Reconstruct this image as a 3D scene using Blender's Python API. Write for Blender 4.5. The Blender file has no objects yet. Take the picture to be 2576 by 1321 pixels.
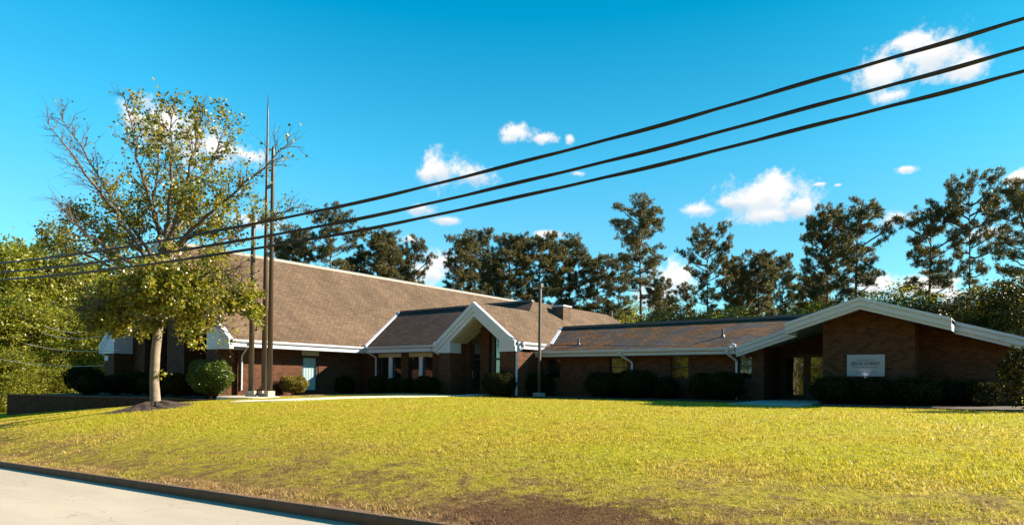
import bpy, math, random
import numpy as np
from mathutils import Vector, Matrix
random.seed(7); RNG = np.random.default_rng(11)
R = math.radians
S = bpy.context.scene; COL = S.collection

# ------------------------------------------------------------------ camera
PHI = R(38.3); SP, CP = math.sin(PHI), math.cos(PHI)
F_PX, CX, PPY = 1600.0, 1288.0, 946.0          # in pixels of a 2576 px wide picture
PITCH, ROLL = R(0.4), R(0.72)
_F0 = Vector((-SP, CP, 0)); _R0 = Vector((CP, SP, 0)); _U0 = Vector((0, 0, 1))
FWD = (_F0*math.cos(PITCH) + _U0*math.sin(PITCH)).normalized()
_U1 = (_U0*math.cos(PITCH) - _F0*math.sin(PITCH)).normalized()
RGT = _R0*math.cos(ROLL) + _U1*math.sin(ROLL)
UPV = _U1*math.cos(ROLL) - _R0*math.sin(ROLL)
cam = bpy.data.cameras.new('camera'); co = bpy.data.objects.new('camera', cam); COL.objects.link(co)
co.matrix_world = Matrix(((RGT.x, UPV.x, -FWD.x, 0), (RGT.y, UPV.y, -FWD.y, 0), (RGT.z, UPV.z, -FWD.z, 0), (0, 0, 0, 1)))
cam.sensor_width = 36; cam.lens = 36*F_PX/2576; cam.shift_y = (PPY-660.5)/2576
cam.clip_start = 0.05; cam.clip_end = 3000
S.camera = co

def ray(x, y):
    return RGT*((x-CX)/F_PX) + UPV*((PPY-y)/F_PX) + FWD
def pv(x, y, v):
    d = ray(x, y); return d*(v/d.y)
def pu(x, y, u):
    d = ray(x, y); return d*(u/d.x)
def pz(x, y, z):
    d = ray(x, y); return d*(z/d.z)
def pd(x, y, Z):
    return ray(x, y)*Z

# ------------------------------------------------------------------ light
SUN_A, SUN_EL = R(41), R(27.5)     # azimuth from +Y towards +X
sdir = Vector((math.cos(SUN_EL)*math.sin(SUN_A), math.cos(SUN_EL)*math.cos(SUN_A), math.sin(SUN_EL)))
sl = bpy.data.lights.new('sun', 'SUN'); sl.energy = 5.0; sl.angle = R(0.5); sl.color = (1.0, 0.87, 0.66)
so = bpy.data.objects.new('sun', sl); COL.objects.link(so)
so.rotation_euler = sdir.to_track_quat('Z', 'Y').to_euler()
S.view_settings.view_transform = 'Standard'; S.view_settings.look = 'None'
S.view_settings.exposure = 1.65; S.view_settings.gamma = 1
S.cycles.max_bounces = 6; S.cycles.transparent_max_bounces = 6
S.cycles.diffuse_bounces = 3

def nn(nt, t, **kw):
    n = nt.nodes.new(t)
    for k, v in kw.items(): setattr(n, k, v)
    return n
def math_(nt, op, a, b=None, c=None, clamp=False):
    n = nt.nodes.new('ShaderNodeMath'); n.operation = op; n.use_clamp = clamp
    for i, v in enumerate((a, b, c)):
        if v is None: continue
        if isinstance(v, (int, float)): n.inputs[i].default_value = v
        else: nt.links.new(v, n.inputs[i])
    return n.outputs[0]
def mixc(nt, fac, a, b, blend='MIX'):
    n = nt.nodes.new('ShaderNodeMix'); n.data_type = 'RGBA'; n.blend_type = blend
    for i, v in ((0, fac), (6, a), (7, b)):
        if isinstance(v, (int, float)): n.inputs[i].default_value = v
        elif isinstance(v, (tuple, list)): n.inputs[i].default_value = (*v[:3], 1)
        else: nt.links.new(v, n.inputs[i])
    return n.outputs[2]
def ramp(nt, fac, stops):
    n = nt.nodes.new('ShaderNodeValToRGB'); e = n.color_ramp.elements
    while len(e) < len(stops): e.new(0.5)
    for i, (p, c) in enumerate(stops):
        e[i].position = p; e[i].color = (*c[:3], 1) if isinstance(c, (tuple, list)) else (c, c, c, 1)
    nt.links.new(fac, n.inputs[0]); return n.outputs[0]
def smooth(nt, x, lo, hi):
    n = nt.nodes.new('ShaderNodeMapRange'); n.interpolation_type = 'SMOOTHSTEP'
    nt.links.new(x, n.inputs[0]); n.inputs[1].default_value = lo; n.inputs[2].default_value = hi
    return n.outputs[0]

W = bpy.data.worlds.new('World'); S.world = W; W.use_nodes = True
wt = W.node_tree; wt.nodes.clear()
sky = nn(wt, 'ShaderNodeTexSky'); sky.sky_type = 'NISHITA'; sky.sun_disc = False
sky.sun_elevation = SUN_EL; sky.sun_rotation = SUN_A; sky.altitude = 100; sky.air_density = 1.0; sky.dust_density = 0.6; sky.ozone_density = 2.0
bg = nn(wt, 'ShaderNodeBackground'); bg.inputs[1].default_value = 0.1
wo = nn(wt, 'ShaderNodeOutputWorld'); wt.links.new(bg.outputs[0], wo.inputs[0])
sz_ = nn(wt, 'ShaderNodeSeparateXYZ'); stc = nn(wt, 'ShaderNodeTexCoord'); wt.links.new(stc.outputs['Generated'], sz_.inputs[0])
skc = mixc(wt, 1.0, sky.outputs[0], ramp(wt, sz_.outputs[2], [(0.0, (.34, .62, .60)), (.22, (.26, .65, .66)), (.32, (.15, .70, .72)), (.5, (.0, .62, .68)), (1.0, (.0, .45, .55))]), 'MULTIPLY')
hsv = nn(wt, 'ShaderNodeHueSaturation'); hsv.inputs['Saturation'].default_value = 1.0; wt.links.new(skc, hsv.inputs['Color']); skc = hsv.outputs[0]
sd_ = nn(wt, 'ShaderNodeVectorMath', operation='DOT_PRODUCT'); wt.links.new(stc.outputs['Generated'], sd_.inputs[0]); sd_.inputs[1].default_value = tuple(sdir)
skc = mixc(wt, 1.0, skc, ramp(wt, math_(wt, 'MULTIPLY_ADD', sd_.outputs['Value'], .5, .5), [(0.0, 1.0), (.45, 1.32), (.65, 1.03), (.8, .82), (1.0, .7)]), 'MULTIPLY')
# clouds: puffs fixed by direction on the far sky
CLOUDS = [(2345,140,95,62),(2215,195,72,52),(2235,243,48,24),(2425,175,52,38),(2290,105,75,28),
 (1935,497,112,62),(1850,512,60,26),(2005,525,55,32),(1757,530,46,19),(1930,545,90,20),
 (1108,432,68,50),(1190,445,66,32),(1075,440,34,30),(1308,337,50,24),(1365,350,42,15),(1433,352,13,16),
 (1055,527,42,17),(1125,556,45,12),(425,325,105,62),(535,378,110,48),(350,300,40,26),(610,390,50,20),
 (1690,700,66,46),(1650,745,60,40),(2255,551,42,22),(1115,660,48,34),(1085,690,60,30),(1377,590,40,13),(1032,602,34,14),
 (2560,448,34,24),(2282,426,26,11),(2062,464,20,6),(2110,466,12,5),(1455,437,24,9),(2200,716,56,30),(2325,725,84,34),(2420,745,60,20),
 (2480,590,44,20),(640,560,60,24),(1240,690,40,30),(2640,560,60,40)]
tc = nn(wt, 'ShaderNodeTexCoord'); D = tc.outputs['Generated']
nz = nn(wt, 'ShaderNodeTexNoise'); nz.inputs['Scale'].default_value = 30; nz.inputs['Detail'].default_value = 10; nz.inputs['Roughness'].default_value = 0.70
wt.links.new(D, nz.inputs['Vector'])
nz2 = nn(wt, 'ShaderNodeTexNoise'); nz2.inputs['Scale'].default_value = 11; nz2.inputs['Detail'].default_value = 4
wt.links.new(D, nz2.inputs['Vector'])
acc = None; accb = None
def dot(vec):
    n = nn(wt, 'ShaderNodeVectorMath', operation='DOT_PRODUCT'); wt.links.new(D, n.inputs[0]); n.inputs[1].default_value = vec; return n.outputs['Value']
for (cx, cy, rx, ry) in CLOUDS:
    d = ray(cx, cy); L = d.length; d = d.normalized()
    rr = (d.cross(Vector((0, 0, 1)))).normalized(); uu = rr.cross(d).normalized()
    k = F_PX*L
    a = math_(wt, 'POWER', math_(wt, 'MULTIPLY', dot(rr), k/rx), 2.0)
    b0 = math_(wt, 'MULTIPLY', dot(uu), k/ry)
    b = math_(wt, 'POWER', b0, 2.0)
    r = math_(wt, 'SQRT', math_(wt, 'ADD', math_(wt, 'ABSOLUTE', a), math_(wt, 'ABSOLUTE', b)))
    m = math_(wt, 'SUBTRACT', 1.0, r)
    m = math_(wt, 'MAXIMUM', m, -3.0)
    m = math_(wt, 'SUBTRACT', m, math_(wt, 'MULTIPLY', math_(wt, 'LESS_THAN', dot(d), 0.0), 5.0))
    bb = math_(wt, 'MULTIPLY', math_(wt, 'MAXIMUM', m, 0.0), b0)
    acc = m if acc is None else math_(wt, 'SMOOTH_MAX', acc, m, 0.25)
    accb = bb if accb is None else math_(wt, 'ADD', accb, bb)
dens = math_(wt, 'ADD', acc, math_(wt, 'MULTIPLY', math_(wt, 'SUBTRACT', nz.outputs[0], 0.465), 3.0))
alpha = smooth(wt, dens, -0.05, 0.85)
cs = math_(wt, 'ADD', math_(wt, 'ADD', 0.55, math_(wt, 'MULTIPLY', accb, 1.2)), math_(wt, 'MULTIPLY', math_(wt, 'SUBTRACT', nz2.outputs[0], 0.5), 2.2))
ccol = ramp(wt, cs, [(0.0, (2.1, 2.5, 2.9)), (0.45, (2.95, 3.05, 3.1)), (1.0, (4.1, 3.8, 3.4))])  # cloud shading put into the colour: greyer below, brighter on top
ccol = mixc(wt, 0.0, ccol, ccol)
CLOUD_GAIN = mixc(wt, 1.0, ccol, (1.0, 1.0, 1.0), 'MULTIPLY')
final = mixc(wt, alpha, skc, CLOUD_GAIN)
wt.links.new(final, bg.inputs[0])

# ------------------------------------------------------------------ object helpers
def tag(o, label=None, cat=None, group=None, kind=None):
    if label: o['label'] = label
    if cat: o['category'] = cat
    if group: o['group'] = group
    if kind: o['kind'] = kind
    return o
def empty(name, loc=(0, 0, 0), rz=0, label=None, cat=None, group=None):
    o = bpy.data.objects.new(name, None); COL.objects.link(o); o.location = loc; o.rotation_euler = (0, 0, rz)
    o.empty_display_size = 0.3
    return tag(o, label, cat, group)
class MB:
    def __init__(s): s.v = []; s.f = []; s.m = []; s.mi = 0
    def add(s, vs, fs):
        b = len(s.v); s.v += [tuple(p) for p in vs]; s.f += [tuple(b+i for i in f) for f in fs]; s.m += [s.mi]*len(fs); return s
    def box(s, a, b):
        x0, y0, z0 = [min(a[i], b[i]) for i in range(3)]; x1, y1, z1 = [max(a[i], b[i]) for i in range(3)]
        return s.add([(x0,y0,z0),(x1,y0,z0),(x1,y1,z0),(x0,y1,z0),(x0,y0,z1),(x1,y0,z1),(x1,y1,z1),(x0,y1,z1)],
              [(0,3,2,1),(4,5,6,7),(0,1,5,4),(1,2,6,5),(2,3,7,6),(3,0,4,7)])
    def slab(s, poly, t, d=(0, 0, -1)):
        n = len(poly); d = Vector(d)*t
        vs = [Vector(p) for p in poly]+[Vector(p)+d for p in poly]
        fs = [tuple(range(n)), tuple(range(2*n-1, n-1, -1))]+[(i, n+i, n+(i+1) % n, (i+1) % n) for i in range(n)]
        return s.add(vs, fs)
    def bar(s, a, b, w, h, up=(0, 0, 1)):
        a, b = Vector(a), Vector(b); d = (b-a).normalized(); r = d.cross(Vector(up)).normalized(); u = r.cross(d)
        c = [r*w/2+u*h/2, -r*w/2+u*h/2, -r*w/2-u*h/2, r*w/2-u*h/2]
        return s.add([a+k for k in c]+[b+k for k in c], [(0,1,2,3),(7,6,5,4),(0,4,5,1),(1,5,6,2),(2,6,7,3),(3,7,4,0)])
    def tube(s, pts, rad, n=8, cap=True):
        pts = [Vector(p) for p in pts]; k = len(pts)
        if not isinstance(rad, (list, tuple)): rad = [rad]*k
        b = len(s.v); prev = None
        for i, p in enumerate(pts):
            t = (pts[min(i+1, k-1)]-pts[max(i-1, 0)]); t = t.normalized() if t.length > 1e-9 else Vector((0, 0, 1))
            if prev is None: prev = Vector((1, 0, 0)) if abs(t.x) < 0.8 else Vector((0, 1, 0))
            e1 = (prev-t*prev.dot(t))
            e1 = e1.normalized() if e1.length > 1e-6 else t.orthogonal().normalized()
            prev = e1; e2 = t.cross(e1)
            for j in range(n):
                a = 2*math.pi*j/n; s.v.append(tuple(p+(e1*math.cos(a)+e2*math.sin(a))*rad[i]))
        for i in range(k-1):
            for j in range(n):
                s.f.append((b+i*n+j, b+i*n+(j+1) % n, b+(i+1)*n+(j+1) % n, b+(i+1)*n+j)); s.m.append(s.mi)
        if cap:
            s.f.append(tuple(b+j for j in range(n-1, -1, -1))); s.m.append(s.mi)
            s.f.append(tuple(b+(k-1)*n+j for j in range(n))); s.m.append(s.mi)
        return s
    def build(s, name, mat, parent=None, smooth=False, bevel=0):
        me = bpy.data.meshes.new(name); me.from_pydata(s.v, [], s.f)
        mats = mat if isinstance(mat, (list, tuple)) else [mat]
        for m in mats: me.materials.append(m)
        if len(mats) > 1: me.polygons.foreach_set('material_index', s.m)
        if smooth: me.polygons.foreach_set('use_smooth', [True]*len(me.polygons))
        me.update()
        o = bpy.data.objects.new(name, me); COL.objects.link(o)
        if parent: o.parent = parent
        if bevel:
            md = o.modifiers.new('b', 'BEVEL'); md.width = bevel; md.segments = 2; md.limit_method = 'ANGLE'
        return o
def np_mesh(name, V, Fidx, mat, parent=None, nper=3, matidx=None):
    me = bpy.data.meshes.new(name); nv = len(V); nf = len(Fidx)
    me.vertices.add(nv); me.vertices.foreach_set('co', np.ascontiguousarray(V, dtype=np.float32).ravel())
    me.loops.add(nf*nper); me.loops.foreach_set('vertex_index', np.ascontiguousarray(Fidx, dtype=np.int32).ravel())
    me.polygons.add(nf); me.polygons.foreach_set('loop_start', np.arange(nf, dtype=np.int32)*nper)
    try: me.polygons.foreach_set('loop_total', np.full(nf, nper, dtype=np.int32))
    except Exception: pass
    for m in (mat if isinstance(mat, (list, tuple)) else [mat]): me.materials.append(m)
    if matidx is not None: me.polygons.foreach_set('material_index', np.ascontiguousarray(matidx, dtype=np.int32))
    me.update(calc_edges=True); me.validate()
    o = bpy.data.objects.new(name, me); COL.objects.link(o)
    if parent: o.parent = parent
    return o
def rand_frames(n, rng):
    a = rng.normal(size=(n, 3)); a /= np.linalg.norm(a, axis=1)[:, None]
    b = rng.normal(size=(n, 3)); b -= (a*b).sum(1)[:, None]*a; b /= np.linalg.norm(b, axis=1)[:, None]
    return a, b, np.cross(a, b)
def leaf_geo(P, size, rng, lobed=False, droop=0.0):
    """folded leaf shapes at points P; returns V,F (tris)"""
    n = len(P); a, b, c = rand_frames(n, rng)
    if droop: a[:, 2] -= droop; a /= np.linalg.norm(a, axis=1)[:, None]; b -= (a*b).sum(1)[:, None]*a; b /= np.linalg.norm(b, axis=1)[:, None]; c = np.cross(a, b)
    s = (size*(0.6+0.8*rng.random(n)))[:, None]
    if lobed:
        T = [(0, 0, 0), (.35, .5, .12), (1.0, 0, .02), (.35, -.5, .12), (.72, .28, .02), (.72, -.28, .02)]
        Fs = [(0, 1, 4), (0, 4, 2), (0, 2, 5), (0, 5, 3)]
    else:
        T = [(0, 0, 0), (.5, .32, .1), (1, 0, 0), (.5, -.32, .1)]; Fs = [(0, 1, 2), (0, 2, 3)]
    V = np.stack([P+s*(a*t[0]+b*t[1]+c*t[2]) for t in T], axis=1)
    k = len(T); idx = (np.arange(n)*k)[:, None, None]+np.array(Fs)[None]
    return V.reshape(-1, 3), idx.reshape(-1, 3)

# ------------------------------------------------------------------ materials
def mat(name, col=(.5, .5, .5), rough=.7, metal=0, spec=.5):
    m = bpy.data.materials.new(name); m.use_nodes = True; b = m.node_tree.nodes['Principled BSDF']
    b.inputs['Base Color'].default_value = (*col, 1); b.inputs['Roughness'].default_value = rough
    b.inputs['Metallic'].default_value = metal; b.inputs['Specular IOR Level'].default_value = spec
    return m, m.node_tree, b
def noise(nt, vec, scale, detail=4, rough=.55):
    n = nn(nt, 'ShaderNodeTexNoise'); n.inputs['Scale'].default_value = scale; n.inputs['Detail'].default_value = detail; n.inputs['Roughness'].default_value = rough
    if vec is not None: nt.links.new(vec, n.inputs['Vector'])
    return n.outputs[0]
def worldpos(nt):
    g = nn(nt, 'ShaderNodeNewGeometry'); return g.outputs['Position']
def mapping(nt, vec, scale):
    n = nn(nt, 'ShaderNodeMapping'); nt.links.new(vec, n.inputs[0]); n.inputs['Scale'].default_value = scale; return n.outputs[0]
def bump(nt, b, h, strength, dist):
    n = nn(nt, 'ShaderNodeBump'); n.inputs['Strength'].default_value = strength; n.inputs['Distance'].default_value = dist
    nt.links.new(h, n.inputs['Height']); nt.links.new(n.outputs[0], b.inputs['Normal'])
def simple(name, col, rough=.6, var=.12, scale=6, metal=0, bmp=0):
    m, nt, b = mat(name, col, rough, metal)
    p = worldpos(nt); n = noise(nt, p, scale, 5)
    c = mixc(nt, n, tuple(x*(1-var) for x in col), tuple(min(1, x*(1+var)) for x in col))
    nt.links.new(c, b.inputs['Base Color'])
    if bmp: bump(nt, b, noise(nt, p, scale*8, 4), bmp, .01)
    return m

def brick_mat():
    m, nt, b = mat('brick', rough=.85, spec=.2)
    p = worldpos(nt); sx = nn(nt, 'ShaderNodeSeparateXYZ'); nt.links.new(p, sx.inputs[0])
    cx = nn(nt, 'ShaderNodeCombineXYZ')
    nt.links.new(math_(nt, 'ADD', sx.outputs[0], sx.outputs[1]), cx.inputs[0]); nt.links.new(sx.outputs[2], cx.inputs[1])
    br = nn(nt, 'ShaderNodeTexBrick'); nt.links.new(cx.outputs[0], br.inputs['Vector'])
    br.inputs['Scale'].default_value = 1; br.inputs['Brick Width'].default_value = .235; br.inputs['Row Height'].default_value = .098
    br.inputs['Mortar Size'].default_value = .009; br.inputs['Mortar Smooth'].default_value = .2; br.inputs['Bias'].default_value = -.15
    br.inputs['Color1'].default_value = (.105, .038, .020, 1); br.inputs['Color2'].default_value = (.036, .013, .007, 1); br.inputs['Mortar'].default_value = (.10, .06, .036, 1)
    n = noise(nt, p, 3, 6)
    c = mixc(nt, n, (.8, .78, .75), (1.15, 1.1, 1.05)); c = mixc(nt, 1, br.outputs[0], c, 'MULTIPLY')
    nt.links.new(c, b.inputs['Base Color']); bump(nt, b, br.outputs['Fac'], -.5, .01)
    return m
def shingle_mat(name, axis, c1, c2, tint=0):
    """axis: 0 = courses run along X, 1 = courses run along Y"""
    m, nt, b = mat(name, rough=.9, spec=.2)
    p = worldpos(nt); sx = nn(nt, 'ShaderNodeSeparateXYZ'); nt.links.new(p, sx.inputs[0])
    cx = nn(nt, 'ShaderNodeCombineXYZ'); nt.links.new(sx.outputs[axis], cx.inputs[0])
    wob = math_(nt, 'MULTIPLY', math_(nt, 'SUBTRACT', noise(nt, p, .9, 3), .5), .12)
    nt.links.new(math_(nt, 'ADD', sx.outputs[2], wob), cx.inputs[1])
    br = nn(nt, 'ShaderNodeTexBrick'); nt.links.new(cx.outputs[0], br.inputs['Vector'])
    br.inputs['Scale'].default_value = 1; br.inputs['Brick Width'].default_value = .34; br.inputs['Row Height'].default_value = .085 if axis == 0 else .13
    br.inputs['Mortar Size'].default_value = .018; br.inputs['Mortar Smooth'].default_value = .6; br.inputs['Bias'].default_value = 0
    br.inputs['Color1'].default_value = (*c1, 1); br.inputs['Color2'].default_value = (*c2, 1); br.inputs['Mortar'].default_value = (*[x*.35 for x in c2], 1)
    n = noise(nt, mapping(nt, p, (.25, .25, .25)), 1.2, 6, .6)
    c = mixc(nt, 1, br.outputs[0], ramp(nt, n, [(.3, .8), (.7, 1.15)]), 'MULTIPLY')
    stv = (.25, 1.1, .25) if axis == 1 else (1.1, .25, .25)
    c = mixc(nt, 1, c, ramp(nt, noise(nt, mapping(nt, p, stv), .8, 4, .6), [(.35, .82), (.65, 1.1)]), 'MULTIPLY')
    fine = noise(nt, p, 14, 4); c = mixc(nt, 1, c, ramp(nt, fine, [(.3, .85), (.7, 1.15)]), 'MULTIPLY')
    if tint:
        k = noise(nt, mapping(nt, p, (.8, .5, 2.0)), 1.3, 4, .5)
        c = mixc(nt, tint, c, mixc(nt, 1, c, ramp(nt, k, [(.36, (.6, .85, 1.75)), (.5, (1, 1, 1)), (.62, (1.8, 1.05, .4))]), 'MULTIPLY'))
    nt.links.new(c, b.inputs['Base Color']); bump(nt, b, br.outputs['Fac'], -.6, .02)
    return m
def leaf_mat(name, cols, trans=.35, rough=.45, tcol=None, spec=.4):
    m, nt, b = mat(name, rough=rough, spec=spec)
    g = nn(nt, 'ShaderNodeNewGeometry')
    n = len(cols); c = ramp(nt, g.outputs['Random Per Island'], [(i/(n-1) if n > 1 else 0, q) for i, q in enumerate(cols)])
    big = noise(nt, g.outputs['Position'], .9, 3); c = mixc(nt, 1, c, ramp(nt, big, [(.3, .75), (.7, 1.2)]), 'MULTIPLY')
    nt.links.new(c, b.inputs['Base Color'])
    t = nn(nt, 'ShaderNodeBsdfTranslucent'); nt.links.new(mixc(nt, 1, c, tcol or (1.5, 1.4, .5), 'MULTIPLY'), t.inputs[0])
    mx = nn(nt, 'ShaderNodeMixShader'); mx.inputs[0].default_value = trans
    nt.links.new(b.outputs[0], mx.inputs[1]); nt.links.new(t.outputs[0], mx.inputs[2])
    nt.links.new(mx.outputs[0], nt.nodes['Material Output'].inputs[0])
    return m
M = {}
M['brick'] = brick_mat()
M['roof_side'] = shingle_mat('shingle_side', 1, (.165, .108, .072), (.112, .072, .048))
M['roof_front'] = shingle_mat('shingle_front', 0, (.105, .060, .042), (.050, .030, .023), .1)  # front slopes: shade put into darker shingle colours, here and on the wing
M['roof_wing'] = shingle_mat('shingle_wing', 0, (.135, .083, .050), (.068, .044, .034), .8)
M['white'] = simple('white_trim', (.50, .51, .60), .5, .05, 2)
M['cream'] = simple('cream_panel', (.50, .42, .32), .6, .08, 2)
M['soffit'] = simple('soffit_boards', (.42, .39, .33), .6, .06, 3)
M['dark_frame'] = simple('dark_frame', (.022, .017, .015), .45, .1, 4)
M['cap'] = simple('ridge_metal', (.36, .32, .285), .35, .12, 2, metal=.15)
M['cap_dark'] = simple('ridge_metal_shaded', (.10, .085, .09), .5, .1, 2, metal=.2)  # shade of the wing ridges put into a dark tone; vent pipes share it
M['bronze'] = simple('bronze_paint', (.062, .042, .032), .42, .1, 3)
M['concrete'] = simple('concrete', (.40, .33, .28), .85, .12, 5, bmp=.2)
M['path'] = simple('path_concrete', (.62, .56, .47), .85, .10, 2, bmp=.15)
M['kerb'] = simple('kerb_concrete', (.15, .085, .05), .9, .4, 3, bmp=.5)
M['mulch'] = simple('mulch', (.055, .030, .020), .95, .5, 9, bmp=1)
M['curtain'] = simple('curtain', (.30, .42, .46), .7, .06, 3)
M['rubber'] = simple('black_cable', (.016, .010, .009), .55, .1, 4)
M['bark'] = simple('bark', (.21, .165, .125), .9, .6, 5, bmp=1)
M['bark_dark'] = simple('bark_dark', (.06, .036, .026), .95, .35, 5, bmp=.8)
M['bark_limb'] = simple('bark_limb', (.11, .078, .056), .9, .35, 7, bmp=.6)
M['bark_pine'] = simple('bark_pine', (.13, .095, .075), .95, .35, 3, bmp=.6)
def glass_mat():
    m, nt, b = mat('window_glass', (.012, .010, .010), .03, 0, .9)
    b.inputs['IOR'].default_value = 1.8
    bump(nt, b, noise(nt, worldpos(nt), 2.2, 2), .08, .05); return m
M['glass'] = glass_mat()
M['pine'] = leaf_mat('pine_needles', [(.045, .045, .013), (.09, .082, .022), (.17, .13, .04)], .28, .5, (1.3, 1.2, .5))
M['leaf_tree'] = leaf_mat('tree_leaves', [(.05, .068, .008), (.12, .145, .015), (.25, .25, .035), (.40, .30, .07)], .42, .28, (1.5, 1.3, .35))
M['leaf_wood'] = leaf_mat('wood_leaves', [(.07, .085, .010), (.17, .19, .018), (.33, .31, .05)], .42, .35)
M['leaf_under'] = leaf_mat('understory_leaves', [(.028, .030, .006), (.075, .078, .012), (.20, .18, .03)], .38, .45)
M['shrub'] = leaf_mat('shrub_leaves', [(.035, .060, .010), (.075, .115, .014), (.12, .15, .02)], .30, .4)
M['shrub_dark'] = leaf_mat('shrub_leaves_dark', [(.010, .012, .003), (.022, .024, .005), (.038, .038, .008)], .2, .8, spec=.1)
M['shrub_gold'] = leaf_mat('shrub_leaves_gold', [(.10, .085, .015), (.20, .16, .02), (.26, .17, .03)], .32, .45)

def lawn_mat():
    m, nt, b = mat('lawn', rough=.95, spec=.1); p = worldpos(nt)
    n1 = noise(nt, p, .35, 6, .6); n2 = noise(nt, p, 2.3, 5, .65); n3 = noise(nt, mapping(nt, p, (1, 1, 1)), 26, 4, .7)
    g = ramp(nt, n2, [(.30, (.21, .16, .010)), (.5, (.40, .33, .025)), (.72, (.52, .42, .06))])
    g = mixc(nt, ramp(nt, n1, [(.38, 0), (.62, 1)]), g, (.36, .33, .018))
    sx = nn(nt, 'ShaderNodeSeparateXYZ'); nt.links.new(p, sx.inputs[0])
    near = smooth(nt, math_(nt, 'ADD', sx.outputs[1], math_(nt, 'MULTIPLY', n1, 6)), 13.6, 7.6)
    dry = mixc(nt, n2, (.15, .065, .03), (.40, .25, .12))
    strong = smooth(nt, math_(nt, 'ADD', sx.outputs[1], math_(nt, 'MULTIPLY_ADD', n1, 5.0, math_(nt, 'MULTIPLY', n2, 2.5))), 10.4, 8.6)
    g = mixc(nt, math_(nt, 'MAXIMUM', math_(nt, 'MULTIPLY', strong, .9), math_(nt, 'MULTIPLY', near, ramp(nt, n2, [(.35, .15), (.62, .8)]))), g, dry)
    soil = ramp(nt, math_(nt, 'ADD', n2, math_(nt, 'MULTIPLY', near, .18)), [(.60, 0), (.72, 1)])
    g = mixc(nt, math_(nt, 'MULTIPLY', soil, .6), g, (.12, .06, .03))
    sv_ = nn(nt, 'ShaderNodeVectorMath', operation='DISTANCE'); mp_ = nn(nt, 'ShaderNodeMapping'); nt.links.new(p, mp_.inputs[0]); mp_.inputs['Scale'].default_value = (.55, .95, 0); nt.links.new(mp_.outputs[0], sv_.inputs[0]); sv_.inputs[1].default_value = (-3.9*.55, 5.7*.95, 0)
    soilp = smooth(nt, math_(nt, 'ADD', sv_.outputs['Value'], math_(nt, 'MULTIPLY', math_(nt, 'SUBTRACT', noise(nt, p, 3.2, 5, .65), .5), 2.2)), 1.15, .55)
    g = mixc(nt, math_(nt, 'MULTIPLY', soilp, .85), g, (.10, .045, .028))
    g = mixc(nt, 1, g, ramp(nt, noise(nt, p, 7, 6, .75), [(.36, .45), (.5, 1.0), (.7, 1.15)]), 'MULTIPLY')  # noise darkens the colour like shadow between grass tufts
    g = mixc(nt, 1, g, ramp(nt, n3, [(.3, .42), (.7, 1.3)]), 'MULTIPLY')
    nt.links.new(g, b.inputs['Base Color']); bump(nt, b, math_(nt, 'ADD', n3, n2), 1.0, .035); return m
M['lawn'] = lawn_mat()
def blade_mat():
    m, nt, b = mat('grass_blades', rough=.5, spec=.3); g = nn(nt, 'ShaderNodeNewGeometry'); p = g.outputs['Position']
    n1 = noise(nt, p, .35, 6, .6); n2 = noise(nt, p, 2.3, 5, .65)
    c = ramp(nt, g.outputs['Random Per Island'], [(0, (.24, .19, .012)), (.4, (.48, .38, .024)), (.75, (.64, .50, .05)), (1, (.72, .56, .18))])
    c = mixc(nt, ramp(nt, n1, [(.38, 0), (.62, .6)]), c, (.42, .42, .018))
    sx = nn(nt, 'ShaderNodeSeparateXYZ'); nt.links.new(p, sx.inputs[0])
    near = smooth(nt, math_(nt, 'ADD', sx.outputs[1], math_(nt, 'MULTIPLY', n1, 6)), 13.6, 7.6)
    dry = mixc(nt, g.outputs['Random Per Island'], (.24, .12, .055), (.62, .42, .22))
    strong = smooth(nt, math_(nt, 'ADD', sx.outputs[1], math_(nt, 'MULTIPLY_ADD', n1, 5.0, math_(nt, 'MULTIPLY', n2, 2.5))), 10.4, 8.6)
    c = mixc(nt, math_(nt, 'MAXIMUM', math_(nt, 'MULTIPLY', strong, .85), math_(nt, 'MULTIPLY', near, ramp(nt, n2, [(.35, .15), (.62, .8)]))), c, dry)
    sv_ = nn(nt, 'ShaderNodeVectorMath', operation='DISTANCE'); mp_ = nn(nt, 'ShaderNodeMapping'); nt.links.new(p, mp_.inputs[0]); mp_.inputs['Scale'].default_value = (.55, .95, 0); nt.links.new(mp_.outputs[0], sv_.inputs[0]); sv_.inputs[1].default_value = (-3.9*.55, 5.7*.95, 0)
    soilp = smooth(nt, math_(nt, 'ADD', sv_.outputs['Value'], math_(nt, 'MULTIPLY', math_(nt, 'SUBTRACT', noise(nt, p, 3.2, 5, .65), .5), 2.2)), 1.15, .55)
    c = mixc(nt, math_(nt, 'MULTIPLY', soilp, .7), c, (.17, .085, .055))
    c = mixc(nt, 1, c, ramp(nt, noise(nt, p, 7, 6, .75), [(.36, .45), (.5, 1.0), (.7, 1.15)]), 'MULTIPLY')  # same tuft shadow put into the blade colour
    nt.links.new(c, b.inputs['Base Color'])
    t = nn(nt, 'ShaderNodeBsdfTranslucent'); nt.links.new(c, t.inputs[0])
    mx = nn(nt, 'ShaderNodeMixShader'); mx.inputs[0].default_value = .45
    nt.links.new(b.outputs[0], mx.inputs[1]); nt.links.new(t.outputs[0], mx.inputs[2]); nt.links.new(mx.outputs[0], nt.nodes['Material Output'].inputs[0])
    return m
M['blade'] = blade_mat()
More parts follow.
